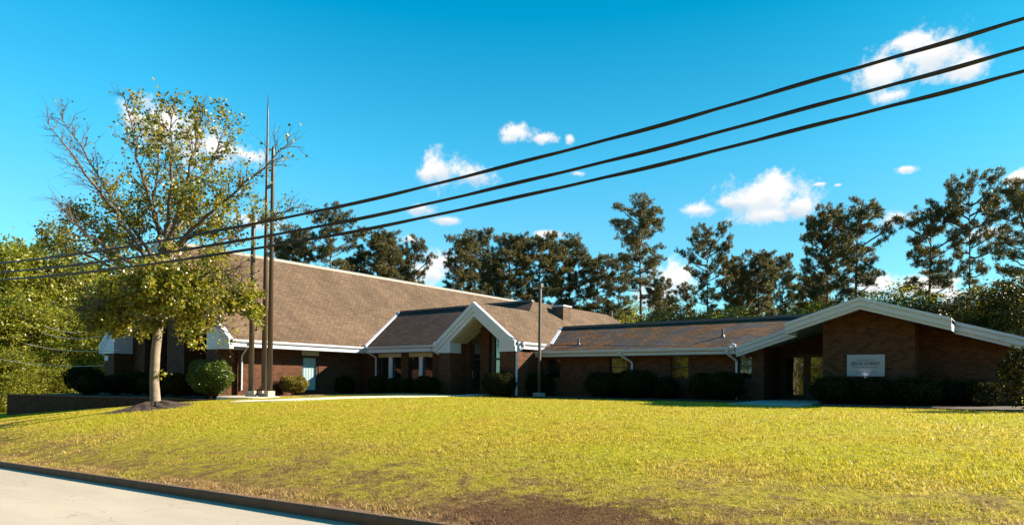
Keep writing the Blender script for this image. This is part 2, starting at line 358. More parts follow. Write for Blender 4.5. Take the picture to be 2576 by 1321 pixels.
def road_mat():
    m, nt, b = mat('road', rough=.85, spec=.3); p = worldpos(nt)
    n1 = noise(nt, mapping(nt, p, (.25, 1.4, 1)), .8, 6, .6); n2 = noise(nt, p, 60, 3, .7)
    c = ramp(nt, n1, [(.3, (.35, .30, .245)), (.7, (.45, .39, .32))]); c = mixc(nt, 1, c, ramp(nt, n2, [(.3, .82), (.7, 1.12)]), 'MULTIPLY')
    vr = nn(nt, 'ShaderNodeTexVoronoi'); vr.feature = 'DISTANCE_TO_EDGE'; vr.inputs['Scale'].default_value = .55
    wv = nn(nt, 'ShaderNodeVectorMath', operation='ADD'); nt.links.new(p, wv.inputs[0]); nz_ = nn(nt, 'ShaderNodeTexNoise'); nz_.inputs['Scale'].default_value = 1.5; nz_.inputs['Detail'].default_value = 5; nt.links.new(p, nz_.inputs['Vector']); nt.links.new(nz_.outputs['Color'], wv.inputs[1]); nt.links.new(wv.outputs[0], vr.inputs['Vector'])
    cr = math_(nt, 'MULTIPLY', math_(nt, 'LESS_THAN', vr.outputs['Distance'], .006), math_(nt, 'GREATER_THAN', noise(nt, p, .5, 2), .5))
    c = mixc(nt, math_(nt, 'MULTIPLY', cr, .3), c, (.12, .10, .08))
    nt.links.new(c, b.inputs['Base Color']); bump(nt, b, n2, .5, .008); return m
M['road'] = road_mat()

# ------------------------------------------------------------------ terrain
CV = 5.2                                          # kerb line
TU = np.array([-90, -60, -48, -38, -30, -20, -10, 0, 12, 40.])
TV = np.array([5.2, 8, 12, 16, 20, 26, 34, 60, 120.])
TZ = np.array([[-5.2, -4.1, -3.67, -3.2, -2.81, -2.33, -1.85, -1.37, -.85, .2],
 [-4.8, -3.6, -3.0, -2.45, -2.12, -1.78, -1.45, -1.17, -.75, .2],
 [-4.4, -3.1, -2.45, -1.90, -1.43, -1.27, -1.12, -1.0, -.7, .2],
 [-4.0, -2.8, -2.2, -1.62, -1.13, -1.05, -.96, -.88, -.62, .2],
 [-3.7, -2.5, -2.1, -1.5, -.99, -.94, -.87, -.81, -.6, .2],
 [-3.4, -2.4, -2.0, -1.3, -.92, -.89, -.82, -.77, -.6, .2],
 [-3.2, -2.3, -1.9, -1.2, -.92, -.88, -.80, -.76, -.6, .2],
 [-3.0, -2.3, -1.8, -1.2, -.92, -.9, -.85, -.8, -.6, .2],
 [-3.0, -2.3, -1.8, -1.2, -.92, -.9, -.85, -.8, -.6, .2]])
def _cr(xs, ys, x):
    """monotone-ish hermite interpolation"""
    d = np.gradient(ys, xs, axis=0)
    i = np.clip(np.searchsorted(xs, x)-1, 0, len(xs)-2); h = xs[i+1]-xs[i]; t = np.clip((x-xs[i])/h, 0, 1)
    return i, h, t, d
def ground(u, v):
    u = np.atleast_1d(np.asarray(u, float)); v = np.atleast_1d(np.asarray(v, float)); v = np.clip(v, TV[0], TV[-1]); u = np.clip(u, TU[0], TU[-1])
    iu = np.clip(np.searchsorted(TU, u)-1, 0, len(TU)-2); tu = (u-TU[iu])/(TU[iu+1]-TU[iu])
    iv = np.clip(np.searchsorted(TV, v)-1, 0, len(TV)-2); tv = (v-TV[iv])/(TV[iv+1]-TV[iv])
    def herm(p0, p1, m0, m1, t): return (2*t**3-3*t**2+1)*p0+(t**3-2*t**2+t)*m0+(-2*t**3+3*t**2)*p1+(t**3-t**2)*m1
    GU = np.gradient(TZ, TU, axis=1); hu = TU[iu+1]-TU[iu]
    def row(k): return herm(TZ[k, iu], TZ[k, iu+1], GU[k, iu]*hu, GU[k, iu+1]*hu, tu)
    n = len(TV); k0 = np.clip(iv-1, 0, n-1); k3 = np.clip(iv+2, 0, n-1)
    r0, r1, r2, r3 = row(k0), row(iv), row(iv+1), row(k3)
    h = TV[iv+1]-TV[iv]
    m1 = np.where(iv > 0, (r2-r0)/(TV[iv+1]-TV[k0]), (r2-r1)/h)*h
    m2 = np.where(iv+2 < n, (r3-r1)/(TV[k3]-TV[iv]), (r2-r1)/h)*h
    return herm(r1, r2, m1, m2, tv)
def gz(u, v): return float(ground(u, v)[0])
def kerbz(u): return gz(u, CV)
us = np.concatenate([[-400, -250, -150, -110], np.arange(-90, 20, .8), np.arange(20, 60, 4), [80, 150, 300]])
vs = np.concatenate([np.arange(5.2, 30, .5), np.arange(30, 60, 3), [60, 80, 120, 200, 400, 900]])
UU, VV = np.meshgrid(us, vs); ZZ = ground(UU.ravel(), VV.ravel())
bu = RNG.normal(size=ZZ.shape)*.012
V = np.stack([UU.ravel(), VV.ravel(), ZZ+bu*(VV.ravel() < 30)*(VV.ravel() > 5.3)], 1)
nu = len(us); nvv = len(vs)
I = np.arange(nu*nvv).reshape(nvv, nu)
Fq = np.stack([I[:-1, :-1], I[:-1, 1:], I[1:, 1:], I[1:, :-1]], -1).reshape(-1, 4)
lawn = np_mesh('lawn', V, Fq, M['lawn'], nper=4); lawn.data.polygons.foreach_set('use_smooth', [True]*len(Fq)); tag(lawn, kind='structure')
ru = np.concatenate([[-400, -200], np.arange(-90, 42, 2), [80, 300]])
rz = np.array([kerbz(a) for a in ru])-.13
rb = MB()
for i in range(len(ru)-1):
    rb.add([(ru[i], -9, rz[i]), (ru[i+1], -9, rz[i+1]), (ru[i+1], CV-.17, rz[i+1]), (ru[i], CV-.17, rz[i])], [(0, 1, 2, 3)])
tag(rb.build('road', M['road']), kind='structure')
gb = MB()
for i in range(len(ru)-1):
    gb.add([(ru[i], -900, rz[i]+.3), (ru[i+1], -900, rz[i+1]+.3), (ru[i+1], -8.9, rz[i+1]+.12), (ru[i], -8.9, rz[i]+.12), (ru[i], -8.9, rz[i]-.1), (ru[i+1], -8.9, rz[i+1]-.1)], [(0, 1, 2, 3), (3, 2, 5, 4)])
tag(gb.build('far_verge', M['lawn']), kind='structure')
kb = MB(); ku = np.arange(-90, 30, 3.0)
for i in range(len(ku)-1):
    a, b = ku[i]+.006, ku[i+1]-.006; za, zb = kerbz(a)+.012, kerbz(b)+.012
    prof = [(CV-.17, -.2), (CV-.165, -.035), (CV-.135, 0), (CV, 0), (CV+.01, -.2)]
    vs_ = [(a, p[0], za+p[1]) for p in prof]+[(b, p[0], zb+p[1]) for p in prof]
    kb.add(vs_, [(j, j+5, (j+1) % 5+5, (j+1) % 5) for j in range(5)]+[(0, 1, 2, 3, 4), (9, 8, 7, 6, 5)])
tag(kb.build('kerb', M['kerb']), kind='structure')

# ------------------------------------------------------------------ the church building
CH = empty('church_building', (-30, 30, -.9), 0, 'long low brick church with brown shingle roofs and white trim', 'church')
def part(mb, name, m, smooth=False, parent=None, bevel=0, label=None):
    o = mb.build(name, m, parent or CH, smooth, bevel)
    p = o
    o.matrix_parent_inverse = CH.matrix_basis.inverted() if parent is None else Matrix()
    if label: o['label'] = label
    return o
CH.matrix_basis = Matrix.Translation((-30, 30, -.9))
# roof planes
EH, EV = 2.10, 27.2                 # entry wing eave
FS, PS, CS, WS = .46, .75, .72, .356
CU0, CUR = -34.0, -43.4; CV0, CV1 = 17.9, 73.0
CRH = EH+CS*(CU0-CUR)
hF = lambda v: EH+FS*(v-EV)
hP = lambda u: EH+PS*(-21.0-u)
hC = lambda u: EH+CS*(CU0-u)
WEV, WEH, WRV = 28.9, 1.64, 33.7
hW = lambda v: WEH+WS*(v-WEV)
ERV = 34.1; ERH = hF(ERV); HIPU = -21-(ERH-EH)/PS
CUL = 2*CUR-CU0
T = .16
roof = MB()   # chapel
hipv = CV1
mC = MB()
mC.slab([(CU0, CV0, EH), (CU0, CV1+6, EH), (CUR, CV1, CRH), (CUR, CV0, CRH)], T)
mC.slab([(CUL, CV0, EH), (CUR, CV0, CRH), (CUR, CV1, CRH), (CUL, CV1+6, EH)], T)
mC.slab([(CU0, CV1+6, EH), (CUL, CV1+6, EH), (CUR, CV1, CRH)], T)
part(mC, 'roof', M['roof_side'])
mP = MB()
vE = EV+(hP(-24.05)-EH)/FS
mP.slab([(-21, 26.92, EH), (-21, 48, EH), (HIPU, 44, ERH), (HIPU, ERV, ERH), (-24.05, vE, hP(-24.05)), (-24.05, 26.92, hP(-24.05))], T)
mP.slab([(HIPU, ERV, ERH), (HIPU, 44, ERH), (-31, 48, ERH-PS*5.2), (-31, ERV+5, ERH-PS*5.2)], T)
mP.slab([(-21, 48, EH), (-27, 50, EH), (HIPU, 44, ERH)], T)
part(mP, 'roof', M['roof_side'])
mF = MB()
mF.slab([(CU0, EV, EH), (-27.1, EV, EH), (-24.05, vE, hF(vE)), (HIPU, ERV, ERH), (CU0-(ERH-EH)/CS, ERV, ERH)], T)
mF.slab([(-40, ERV, ERH), (HIPU, ERV, ERH), (-29, ERV+6, ERH-FS*6), (-40, ERV+6, ERH-FS*6)], T)
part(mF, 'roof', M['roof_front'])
mE = MB(); mE.slab([(-27.1, 26.92, EH), (-24.05, 26.92, hP(-24.05)), (-24.05, vE, hP(-24.05)), (-27.1, EV, EH)], T)
part(mE, 'roof', M['roof_side'])
# right wing
GA, GAH = -4.65, 3.32                # gable apex
GL, GR = -9.85, .55; GV2, GV1 = 27.3, 28.9
WRH = hW(WRV); gsl = (GAH-WEH)/(GA-GL)
vW = WEV+(EH-WEH)/WS
mW = MB()
vu = lambda h: -21-(h-EH)/PS
mW.slab([(-21.5, WEV, WEH), (GL, WEV, WEH), (GA, WRV, WRH), (vu(WRH), WRV, WRH), (-21, vW, EH), (-21.5, vW, EH-.02)], T)
mW.slab([(vu(WRH), WRV, WRH), (GA, WRV, WRH), (GA, WRV+4.8, WEH), (-21, WRV+4.8, WEH)], T)
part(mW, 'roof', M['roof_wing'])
mG = MB(); uS1, uS2 = -7.35, -1.75
hG = lambda u: GAH-gsl*abs(u-GA)
def groof(u0, u1, v0, v1): mG.slab([(u0, v0, hG(u0)), (u1, v0, hG(u1)), (u1, v1, hG(u1)), (u0, v1, hG(u0))], .14)
groof(GL, uS1, GV1, 43); groof(uS1, GA, GV2, 43); groof(GA, uS2, GV2, 43); groof(uS2, GR, GV1, 43)
part(mG, 'roof', M['roof_side'])
# ridge caps and valleys
def strip(name, a, b, w, h, m, up=(0, 0, 1)):
    mb = MB(); mb.bar(a, b, w, h, up); return part(mb, name, m)
cap = MB()
for s in (1, -1):
    a, b = (CUR, CV0, CRH+.03), (CUR, CV1, CRH+.03)
    cap.add([a, (CUR+s*.30, CV0, CRH+.03-CS*.30+.02), (CUR+s*.30, CV1, CRH-CS*.30+.05), b], [(0, 1, 2, 3) if s > 0 else (3, 2, 1, 0)])
    cap.add([(CUR+s*.30, CV0, CRH+.05-CS*.30), (CUR+s*.30, CV0, CRH-.02-CS*.30), (CUR+s*.30, CV1, CRH-.02-CS*.30), (CUR+s*.30, CV1, CRH-CS*.30+.05)], [(0, 1, 2, 3) if s > 0 else (3, 2, 1, 0)])
part(cap, 'ridge_cap', M['cap'])
strip('ridge_cap', (CU0-(ERH-EH)/CS+.2, ERV, ERH+.05), (HIPU, ERV, ERH+.05), .3, .14, M['cap_dark'])
strip('ridge_cap', (vu(WRH)+.2, WRV, WRH+.05), (GL+3.2, WRV, WRH+.05), .3, .14, M['cap_dark'])
def valley(a, b, w=.2):
    mb = MB(); mb.bar(Vector(a)+Vector((0, 0, .03)), Vector(b)+Vector((0, 0, .03)), w, .05); part(mb, 'valley_flashing', M['white'])
valley((CU0, EV, EH+.02), (CU0-(ERH-EH)/CS, ERV, ERH))
valley((-21, vW, EH), (vu(WRH), WRV, WRH))
# fascias + gutters (K profile)
def gutter(a, b, out, drop=.22, name='gutter'):
    """a,b = roof edge points, out = outward unit vector"""
    a, b, o = Vector(a), Vector(b), Vector(out)
    mb = MB(); z = Vector((0, 0, 1))
    prof = [(.0, .02), (.13, .02), (.13, -.03), (.085, -.12), (.0, -.12)]
    vs_ = [a+o*p[0]+z*p[1] for p in prof]+[b+o*p[0]+z*p[1] for p in prof]
    mb.add(vs_, [(j, j+5, (j+1) % 5+5, (j+1) % 5) for j in range(5)]+[(4, 3, 2, 1, 0), (5, 6, 7, 8, 9)])
    part(mb, name, M['white'])
    mb = MB(); t = o*-.03
    mb.add([a+z*-.10+o*-.004, b+z*-.10+o*-.004, b-z*(.12+drop)+o*-.004, a-z*(.12+drop)+o*-.004, a+z*-.10+t, b+z*-.10+t, b-z*(.12+drop)+t, a-z*(.12+drop)+t],
           [(0, 1, 2, 3), (7, 6, 5, 4), (3, 2, 6, 7), (0, 3, 7, 4), (1, 5, 6, 2)])
    part(mb, 'fascia', M['white'])
gutter((CU0, CV0+.1, EH-.02), (CU0, EV-.05, EH-.02), (1, 0, 0))
gutter((CU0+.13, EV, EH-.02), (-27.15, EV, EH-.02), (0, -1, 0))
gutter((-21, 26.98, EH-.02), (-21, 29.55, EH-.02), (1, 0, 0))
gutter((-21.5, WEV, WEH-.02), (GL-.1, WEV, WEH-.02), (0, -1, 0), .12)
def soffit(poly): mb = MB(); mb.slab(poly, .03); part(mb, 'soffit', M['white'])
sz = EH-.36
soffit([(CU0-.01, CV0+.2, sz), (CU0-.01, EV+.5, sz), (-35.25, EV+.5, sz), (-35.25, CV0+.2, sz)])
soffit([(-35.2, EV+.01, sz-.004), (-27, EV+.01, sz-.004), (-27, 27.85, sz-.004), (-35.2, 27.85, sz-.004)])
soffit([(-21.8, WEV+.01, WEH-.27), (GL+.2, WEV+.01, WEH-.27), (GL+.2, 29.55, WEH-.27), (-21.8, 29.55, WEH-.27)])
def vent_cap(p):
    mb = MB(); mb.tube([p+Vector((-.12, 0, .0)), p+Vector((-.12, 0, .1)), p+Vector((0, 0, .14)), p+Vector((.12, 0, .1)), p+Vector((.12, 0, 0))], .07, 6); part(mb, 'gutter_end', M['white'])
for p in ((CU0+.05, EV-.05, EH-.02), (-27.35, EV-.07, EH-.02), (GL-.2, WEV-.07, WEH-.02)): vent_cap(Vector(p))

# entry gable front face
def rake(uc, hw_, v, eh, apexh, zc, steps, depth=.25):
    """fascia bands following the rake, cut level with the eave return at zc"""
    sl_ = (apexh-eh)/hw_
    for off, tv, proud in steps:
        for sg in (-1, 1):
            mb = MB(); t0 = eh-off; b0 = t0-tv; ab = apexh-off-tv; y = v-proud
            if t0 <= zc:
                dx = (zc-t0)/sl_; poly = [(uc+sg*(hw_-dx), y, zc)]
            else: poly = [(uc+sg*hw_, y, t0)]
            poly += [(uc, y, apexh-off), (uc, y, ab)]
            if b0 < zc:
                poly.append((uc+sg*(hw_-(zc-b0)/sl_), y, zc))
                if t0 > zc: poly.append((uc+sg*hw_, y, zc))
            else: poly.append((uc+sg*hw_, y, b0))
            mb.slab(poly, depth, (0, 1, 0)); part(mb, 'rake_fascia', M['white'])
GC = -24.05; gah = hP(GC)
rake(GC, 3.05, 26.9, EH+.04, gah+.04, EH-.52, [(0, .28, .12), (.28, .26, .06), (.54, .26, 0)])
for s in (-1, 1):
    ER = MB(); ER.slab([(GC+s*2.8, 26.905, EH-.522), (GC+s*1.85, 26.905, EH-.522), (GC+s*1.85, 26.905, EH+.2)], .95, (0, 1, 0)); part(ER, 'eave_return', M['white'])
for s in (-1, 1):
    so_ = MB(); so_.slab([(GC, 27.0, gah-.80), (GC+s*1.9, 27.0, gah-.80-1.9*PS), (GC+s*1.9, 28.5, gah-.80-1.9*PS), (GC, 28.5, gah-.80)], .04); part(so_, 'soffit', M['soffit'])
seam = MB()
for k in range(1, 9):
    for s in (-1, 1):
        x = GC+s*k*.21; z = gah-.845-k*.21*PS
        seam.bar((x, 27.02, z), (x, 28.4, z), .012, .01)
part(seam, 'soffit_seams', M['dark_frame'])

# walls
BZ = -1.6
w = MB(); B = w.box
B((-35.4, 19.0, BZ), (-35.2, 23.2, sz-.01)); B((-35.4, 24.45, BZ), (-35.2, 27.8, sz-.012)); B((-35.4, 23.2, BZ), (-35.2, 24.45, -.86)); B((-35.4, 23.2, 1.72), (-35.2, 24.45, sz-.01))
B((-51.8, 20.8, BZ), (-35.41, 21.0, EH+2)); B((-52, 21, BZ), (-51.8, 79, EH-.1))
w.add([(-51.8, 20.8, EH+1.9), (-35.2, 20.8, EH+1.9), (CUR, 20.8, CRH-.4)], [(0, 1, 2)])
part(w, 'wall', M['brick'])
for a, b, v0, v1 in ((-52.0, -50.35, CV0+.08, 20.79), (-36.85, -35.41, CV0+.08, 20.79), (-50.34, -48.3, 19.2, 20.78), (-44.8, -42.3, 19.2, 20.78), (-38.5, -36.86, 19.2, 20.78)):
    top = 1.62 if v0 < 19 else hC(-35.2)+ (0 if a < -49 or a > -39 else 4.2)
    if a == -50.34: top = hC(CU0-( -50.34-CUL))-.35
    if a == -38.5: top = hC(-36.86)-.35
    w = MB(); w.box((a, v0, BZ), (b, v1, top)); part(w, 'brick_pier', M['brick'])
for a, b in ((-48.29, -44.81), (-42.29, -38.51)):
    g = MB(); g.box((a, 20.6, -.6), (b, 20.66, EH+3.2)); part(g, 'window', M['glass'])
# chapel gable trim
rake(CUR, CU0-CUR, CV0-.02, EH+.04, CRH+.04, EH-.52, [(0, .36, .06), (.36, .30, .03), (.66, .30, 0)])
for s in (-1, 1):
    e = CUR+s*(CU0-CUR-.45); i_ = CUR+s*6.75
    ER = MB(); ER.slab([(e, CV0-.015, EH-.522), (i_, CV0-.015, EH-.522), (i_, CV0-.015, EH+1.02)], 1.24, (0, 1, 0)); part(ER, 'eave_return', M['white'])
    so_ = MB(); so_.slab([(CUR, CV0+.1, CRH-1.0), (CUR+s*7.2, CV0+.1, CRH-1.0-7.2*CS), (CUR+s*7.2, 20.9, CRH-1.0-7.2*CS), (CUR, 20.9, CRH-1.0)], .04); part(so_, 'soffit', M['soffit'])

# entry wing wall with window openings
def wall_u(v, t, u0, u1, z0, z1, holes, name='wall'):
    """wall along X with front at v; holes=[(ua,ub,za,zb)]"""
    mb = MB(); cur = u0
    for (a, b, za, zb) in sorted(holes):
        mb.box((cur, v, z0), (a, v+t, z1)); mb.box((a, v, z0), (b, v+t, za))
        if zb < z1-.001: mb.box((a, v, zb), (b, v+t, z1))
        cur = b
    mb.box((cur, v, z0), (u1, v+t, z1)); return part(mb, name, M['brick'])
def window(u0, u1, z0, z1, v, mull=None, rail=None, header=None, curtain=False, fr=.05):
    f = MB(); f.box((u0, v, z0), (u0+fr, v+.08, z1)); f.box((u1-fr, v, z0), (u1, v+.08, z1)); f.box((u0+fr, v, z1-fr), (u1-fr, v+.08, z1)); f.box((u0+fr, v, z0), (u1-fr, v+.08, z0+fr))
    if rail: f.box((u0+fr, v-.005, rail-.03), (u1-fr, v+.075, rail+.03))
    o = part(f, 'window', M['dark_frame'])
    g_ = MB(); g_.box((u0+fr, v+.035, z0+fr), (u1-fr, v+.05, z1-fr)); q = g_.build('pane', M['glass'], o)
    if header:
        h = MB(); h.box((u0, v-.07, z1-header), (u1, v-.012, z1)); h.build('header_panel', M['cream'], o)
    if mull:
        for a, b in mull:
            h = MB(); h.box((a, v-.11, z0+.1), (b, v-.012, z1-(header or 0)-.002)); h.build('mullion', M['white'], o)
    return o
EW = 27.8
def U(px, v): return pv(px, 900, v).x
w1 = (U(951, EW), U(1009, EW)); w2 = (U(1027, EW), U(1088, EW))
wz0, wz1 = -.15, sz-.05
wall_u(EW, .25, -35.19, -26.83, BZ, sz, [(w1[0], w1[1], wz0, wz1), (w2[0], w2[1], wz0, wz1)])
window(*w1, wz0, wz1, EW+.12, mull=[(U(977.5, EW), U(985.5, EW))], header=.26)
window(*w2, wz0, wz1, EW+.12, mull=[(U(1054, EW), U(1062, EW))], header=.26)
# entry gable walls
for a, b in ((-26.84, -25.9), (-22.17, -21.16)):
    w = MB(); w.box((a, 26.97, BZ), (b, 28.5, EH-.53)); part(w, 'brick_pier', M['brick'])
for a, b in ((-26.2, -25.901), (-22.199, -21.9)):
    w = MB(); w.box((a, 27.86, EH-.52), (b, 28.5, EH+.06)); part(w, 'wall', M['brick'])
w = MB()
w.slab([(-24.72, 28.25, BZ), (-24.05, 28.25, BZ), (-24.05, 28.25, gah-.84), (-24.72, 28.25, gah-.84-.67*PS)], .2, (0, 1, 0)); part(w, 'brick_pier', M['brick']); w = MB()
w.slab([(-25.9, 28.36, BZ), (-25.68, 28.36, BZ), (-25.68, 28.36, gah-.85-1.63*PS), (-25.9, 28.36, gah-.85-1.85*PS)], .2, (0, 1, 0))
part(w, 'brick_pier', M['brick'])
g = MB(); g.slab([(-26, 28.47, -.85), (-22.1, 28.47, -.85), (-22.1, 28.47, gah-.84-1.95*PS), (GC, 28.47, gah-.84), (-26, 28.47, gah-.84-1.95*PS)], .02, (0, 1, 0))
eg = part(g, 'entry_glass', M['glass'])
f = MB()
f.box((-25.67, 28.40, -.86), (-25.5, 28.468, 2.9)); f.box((-25.5, 28.41, 1.18), (-24.73, 28.468, 1.3)); f.box((-24.02, 28.40, -.86), (-23.72, 28.468, 3.2)); f.box((-23.72, 28.41, 1.18), (-22.2, 28.468, 1.3)); f.box((-25.5, 28.41, -.86), (-24.73, 28.466, -.62))
f.box((-23.0, 28.41, -.86), (-22.9, 28.466, 1.18))
ef = part(f, 'door_frame', M['dark_frame'])
h = MB(); h.tube([(-25.38, 28.40, .15), (-25.38, 28.33, .18), (-25.38, 28.33, .5), (-25.38, 28.40, .53)], .015, 6); h.build('handle', M['cap'], ef)
# sides & backs
w = MB(); B = w.box
B((-21.4, 28.5, BZ), (-21.17, 47.5, EH-.3)); B((-26, 47.3, BZ), (-21.41, 47.5, EH-.3)); part(w, 'wall', M['brick'])
w = MB(); w.box((-21.16, 38.3, BZ), (0, 38.5, 1.6)); part(w, 'wall', M['brick'])
# right wing wall
RV = 29.5
rw = []
for a, b, y0 in ((1375, 1409, 902), (1534, 1577, 898), (1687, 1732, 894.5), (1855, 1892, 890)):
    rw.append((U(a, RV), U(b, RV), .18, pv((a+b)/2, y0, RV).z))
pu0, pu1 = U(1892, RV), U(1922, RV)
wall_u(RV, .25, -21.15, pu1, BZ, WEH-.31, rw)
for r_ in rw: window(*r_, RV+.1, rail=(r_[2]+r_[3])/2+.02)
w = MB(); B = w.box
DV = 31.9
B((pu1-.22, RV+.26, BZ), (pu1, DV, 1.65))
B((pu1, DV, BZ), (U(1963, DV), DV+.2, 1.7)); B((U(1963, DV), DV, 1.42), (-6.16, DV+.2, 1.9))
part(w, 'wall', M['brick'])
# sign pier and right wall (tops follow the rake)
su0, su1 = U(2069.5, 28.2), U(2300.6, 28.2)
w = MB(); top = lambda u: hG(u)-.18
w.slab([(su0, 28.2, BZ), (su1, 28.2, BZ), (su1, 28.2, top(su1)), (GA, 28.2, top(GA)), (su0, 28.2, top(su0))], 3.9, (0, 1, 0))
part(w, 'wall', M['brick'])
w = MB(); ru1 = .22
w.slab([(su1+.001, 29.6, BZ), (ru1, 29.6, BZ), (ru1, 29.6, top(ru1)), (su1+.001, 29.6, top(su1))], .25, (0, 1, 0)); w.box((ru1-.25, 29.86, BZ), (ru1, 42, top(ru1)-.1))
w.slab([(pu1+.0, DV-.01, 1.5), (su0, DV-.01, 1.5), (su0, DV-.01, top(su0)-.02), (pu1, DV-.01, top(pu1)-.02)], .2, (0, 1, 0))
w.slab([(pu0-.3, RV+.005, 1.2), (pu1, RV+.005, 1.2), (pu1, RV+.005, top(pu1)-.02), (pu0-.3, RV+.005, top(pu0-.3)-.02)], .24, (0, 1, 0))
part(w, 'wall', M['brick'])
# gable rakes of right wing
def rk(u0, u1, v, steps, depth=.22):
    for off, tv, proud in steps:
        mb = MB(); pts = [u0]+([GA] if u0 < GA < u1 else [])+[u1]
        for a, b in zip(pts, pts[1:]):
            P_ = (a, v-proud, hG(a)+.03-off); Q = (b, v-proud, hG(b)+.03-off)
            mb.slab([P_, Q, (Q[0], Q[1], Q[2]-tv), (P_[0], P_[1], P_[2]-tv)], depth, (0, 1, 0))
        part(mb, 'rake_fascia', M['white'])
RSt = [(0, .12, .13), (.12, .20, .07), (.32, .13, .0)]
rk(GL-.05, uS1, GV1, RSt); rk(uS1, uS2, GV2, RSt, .22); rk(uS2, GR+.25, GV1, RSt)
for u_ in (uS1+.0, uS2-.0):
    s = 1 if u_ > GA else -1
    ret = MB(); ret.slab([(u_, GV2+.15, hG(u_)+.025), (u_, GV1-.01, hG(u_)+.025), (u_, GV1-.01, hG(u_)-.40), (u_, GV2+.15, hG(u_)-.40)], .03, (-s, 0, 0)); part(ret, 'eave_return', M['white'])

for a, b, v0, v1 in ((GL, uS1, GV1+.1, DV), (uS1, GA, GV2+.1, DV), (GA, uS2, GV2+.1, 29.8), (uS2, GR, GV1+.1, 29.8)):
    so_ = MB(); so_.slab([(a, v0, hG(a)-.15), (b, v0, hG(b)-.15), (b, v1, hG(b)-.15), (a, v1, hG(a)-.15)], .02); part(so_, 'soffit', M['soffit'])
# door of right entrance
d0 = U(1963, DV)
f = MB(); zt, zb = 1.415, -.78
gl0, gl1 = U(1975, DV), U(2021, DV); g20, g21 = U(2039, DV), U(2069, DV)+.25
f.box((d0, DV+.02, zb), (gl0, DV+.1, zt)); f.box((gl1, DV+.02, zb), (g20, DV+.1, zt)); f.box((g21, DV+.02, zb), (g21+.15, DV+.1, zt))
f.box((gl0, DV+.021, zt-.16), (gl1, DV+.099, zt)); f.box((g20, DV+.021, zt-.16), (g21, DV+.099, zt)); f.box((gl0, DV+.021, zb), (gl1, DV+.099, zb+.28)); f.box((g20, DV+.021, zb), (g21, DV+.099, zb+.28))
door = part(f, 'door', M['dark_frame'])
g = MB(); g.box((gl0, DV+.05, zb+.28), (gl1, DV+.06, zt-.16)); g.build('pane', M['glass'], door)
g = MB(); g.box((g20, DV+.05, zb+.28), (g21, DV+.06, zt-.16)); g.build('pane', M['glass'], door)
h = MB(); h.tube([(gl1-.05, DV+.02, .2), (gl1-.05, DV-.04, .22), (gl1-.05, DV-.04, .5), (gl1-.05, DV+.02, .52)], .014, 6); h.build('handle', M['cap'], door)
a, b = pv(2008, 920, DV+.03), pv(2021, 933, DV+.03)
n_ = MB(); n_.box((a.x, DV+.030, b.z), (b.x, DV+.034, a.z)); n_.build('paper_notice', M['white'], door)
# chapel side window
cw = MB(); y0, y1, z0_, z1_ = 23.2, 24.45, -.86, 1.72
cw.box((-35.32, y0, z0_), (-35.25, y0+.14, z1_)); cw.box((-35.32, y1-.14, z0_), (-35.25, y1, z1_)); cw.box((-35.32, y0+.14, 1.28), (-35.25, y1-.14, 1.36)); cw.box((-35.32, y0+.14, z0_), (-35.25, y1-.14, z0_+.1))
cwo = part(cw, 'window', M['dark_frame'])
h = MB(); h.box((-35.30, y0, 1.42), (-35.19, y1, 1.735)); h.build('header_panel', M['cream'], cwo)
c = MB(); n = 40
for i in range(n):
    ya = y0+.14+(y1-y0-.28)*i/n; yb = y0+.14+(y1-y0-.28)*(i+1)/n
    xa = -35.36+.015*math.sin(i*1.3); xb = -35.36+.015*math.sin((i+1)*1.3)
    c.add([(xa, ya, z0_+.1), (xb, yb, z0_+.1), (xb, yb, 1.3), (xa, ya, 1.3)], [(0, 1, 2, 3)])
c.build('curtain', M['curtain'], cwo)
# downspouts
def downspout(top, wallp, zbot, r=.052):
    """top=(x,y,z) below gutter, wallp=(x,y) at the wall"""
    t_ = Vector(top); wx, wy = wallp; z = t_.z
    mb = MB(); hd = math.hypot(wx-t_.x, wy-t_.y)
    q = Vector((wx, wy, z-.2-hd*.45))
    mb.tube([t_, t_-Vector((0, 0, .10)), t_.lerp(Vector((wx, wy, z)), .08)-Vector((0, 0, .17)), t_.lerp(q, .93), q-Vector((0, 0, .05)), Vector((wx, wy, zbot))], r, 8)
    part(mb, 'downspout', M['white'])
GB = EH-.14
downspout((CU0+.06, 19.0, GB), (-35.12, 19.2), -.75)
downspout((CU0+.35, EV-.06, GB), (-34.9, EW-.08)[0:1]+(EW-.08,), -.05) if False else None
downspout((U(918, EV-.06), EV-.07, GB), (U(946, EW-.08), EW-.08), -.08)
downspout((U(1080, EV-.06), EV-.07, GB), (-26.92, EW-.08), -.8, .045)
downspout((-20.93, 27.5, GB), (-21.1, 27.1), -.8, .06)
for a, b in ((1334, 1357), (1560, 1590), (1828, 1853)):
    downspout((U(a, WEV-.06), WEV-.07, WEH-.13), (U(b, RV-.07), RV-.07), -.75, .055)
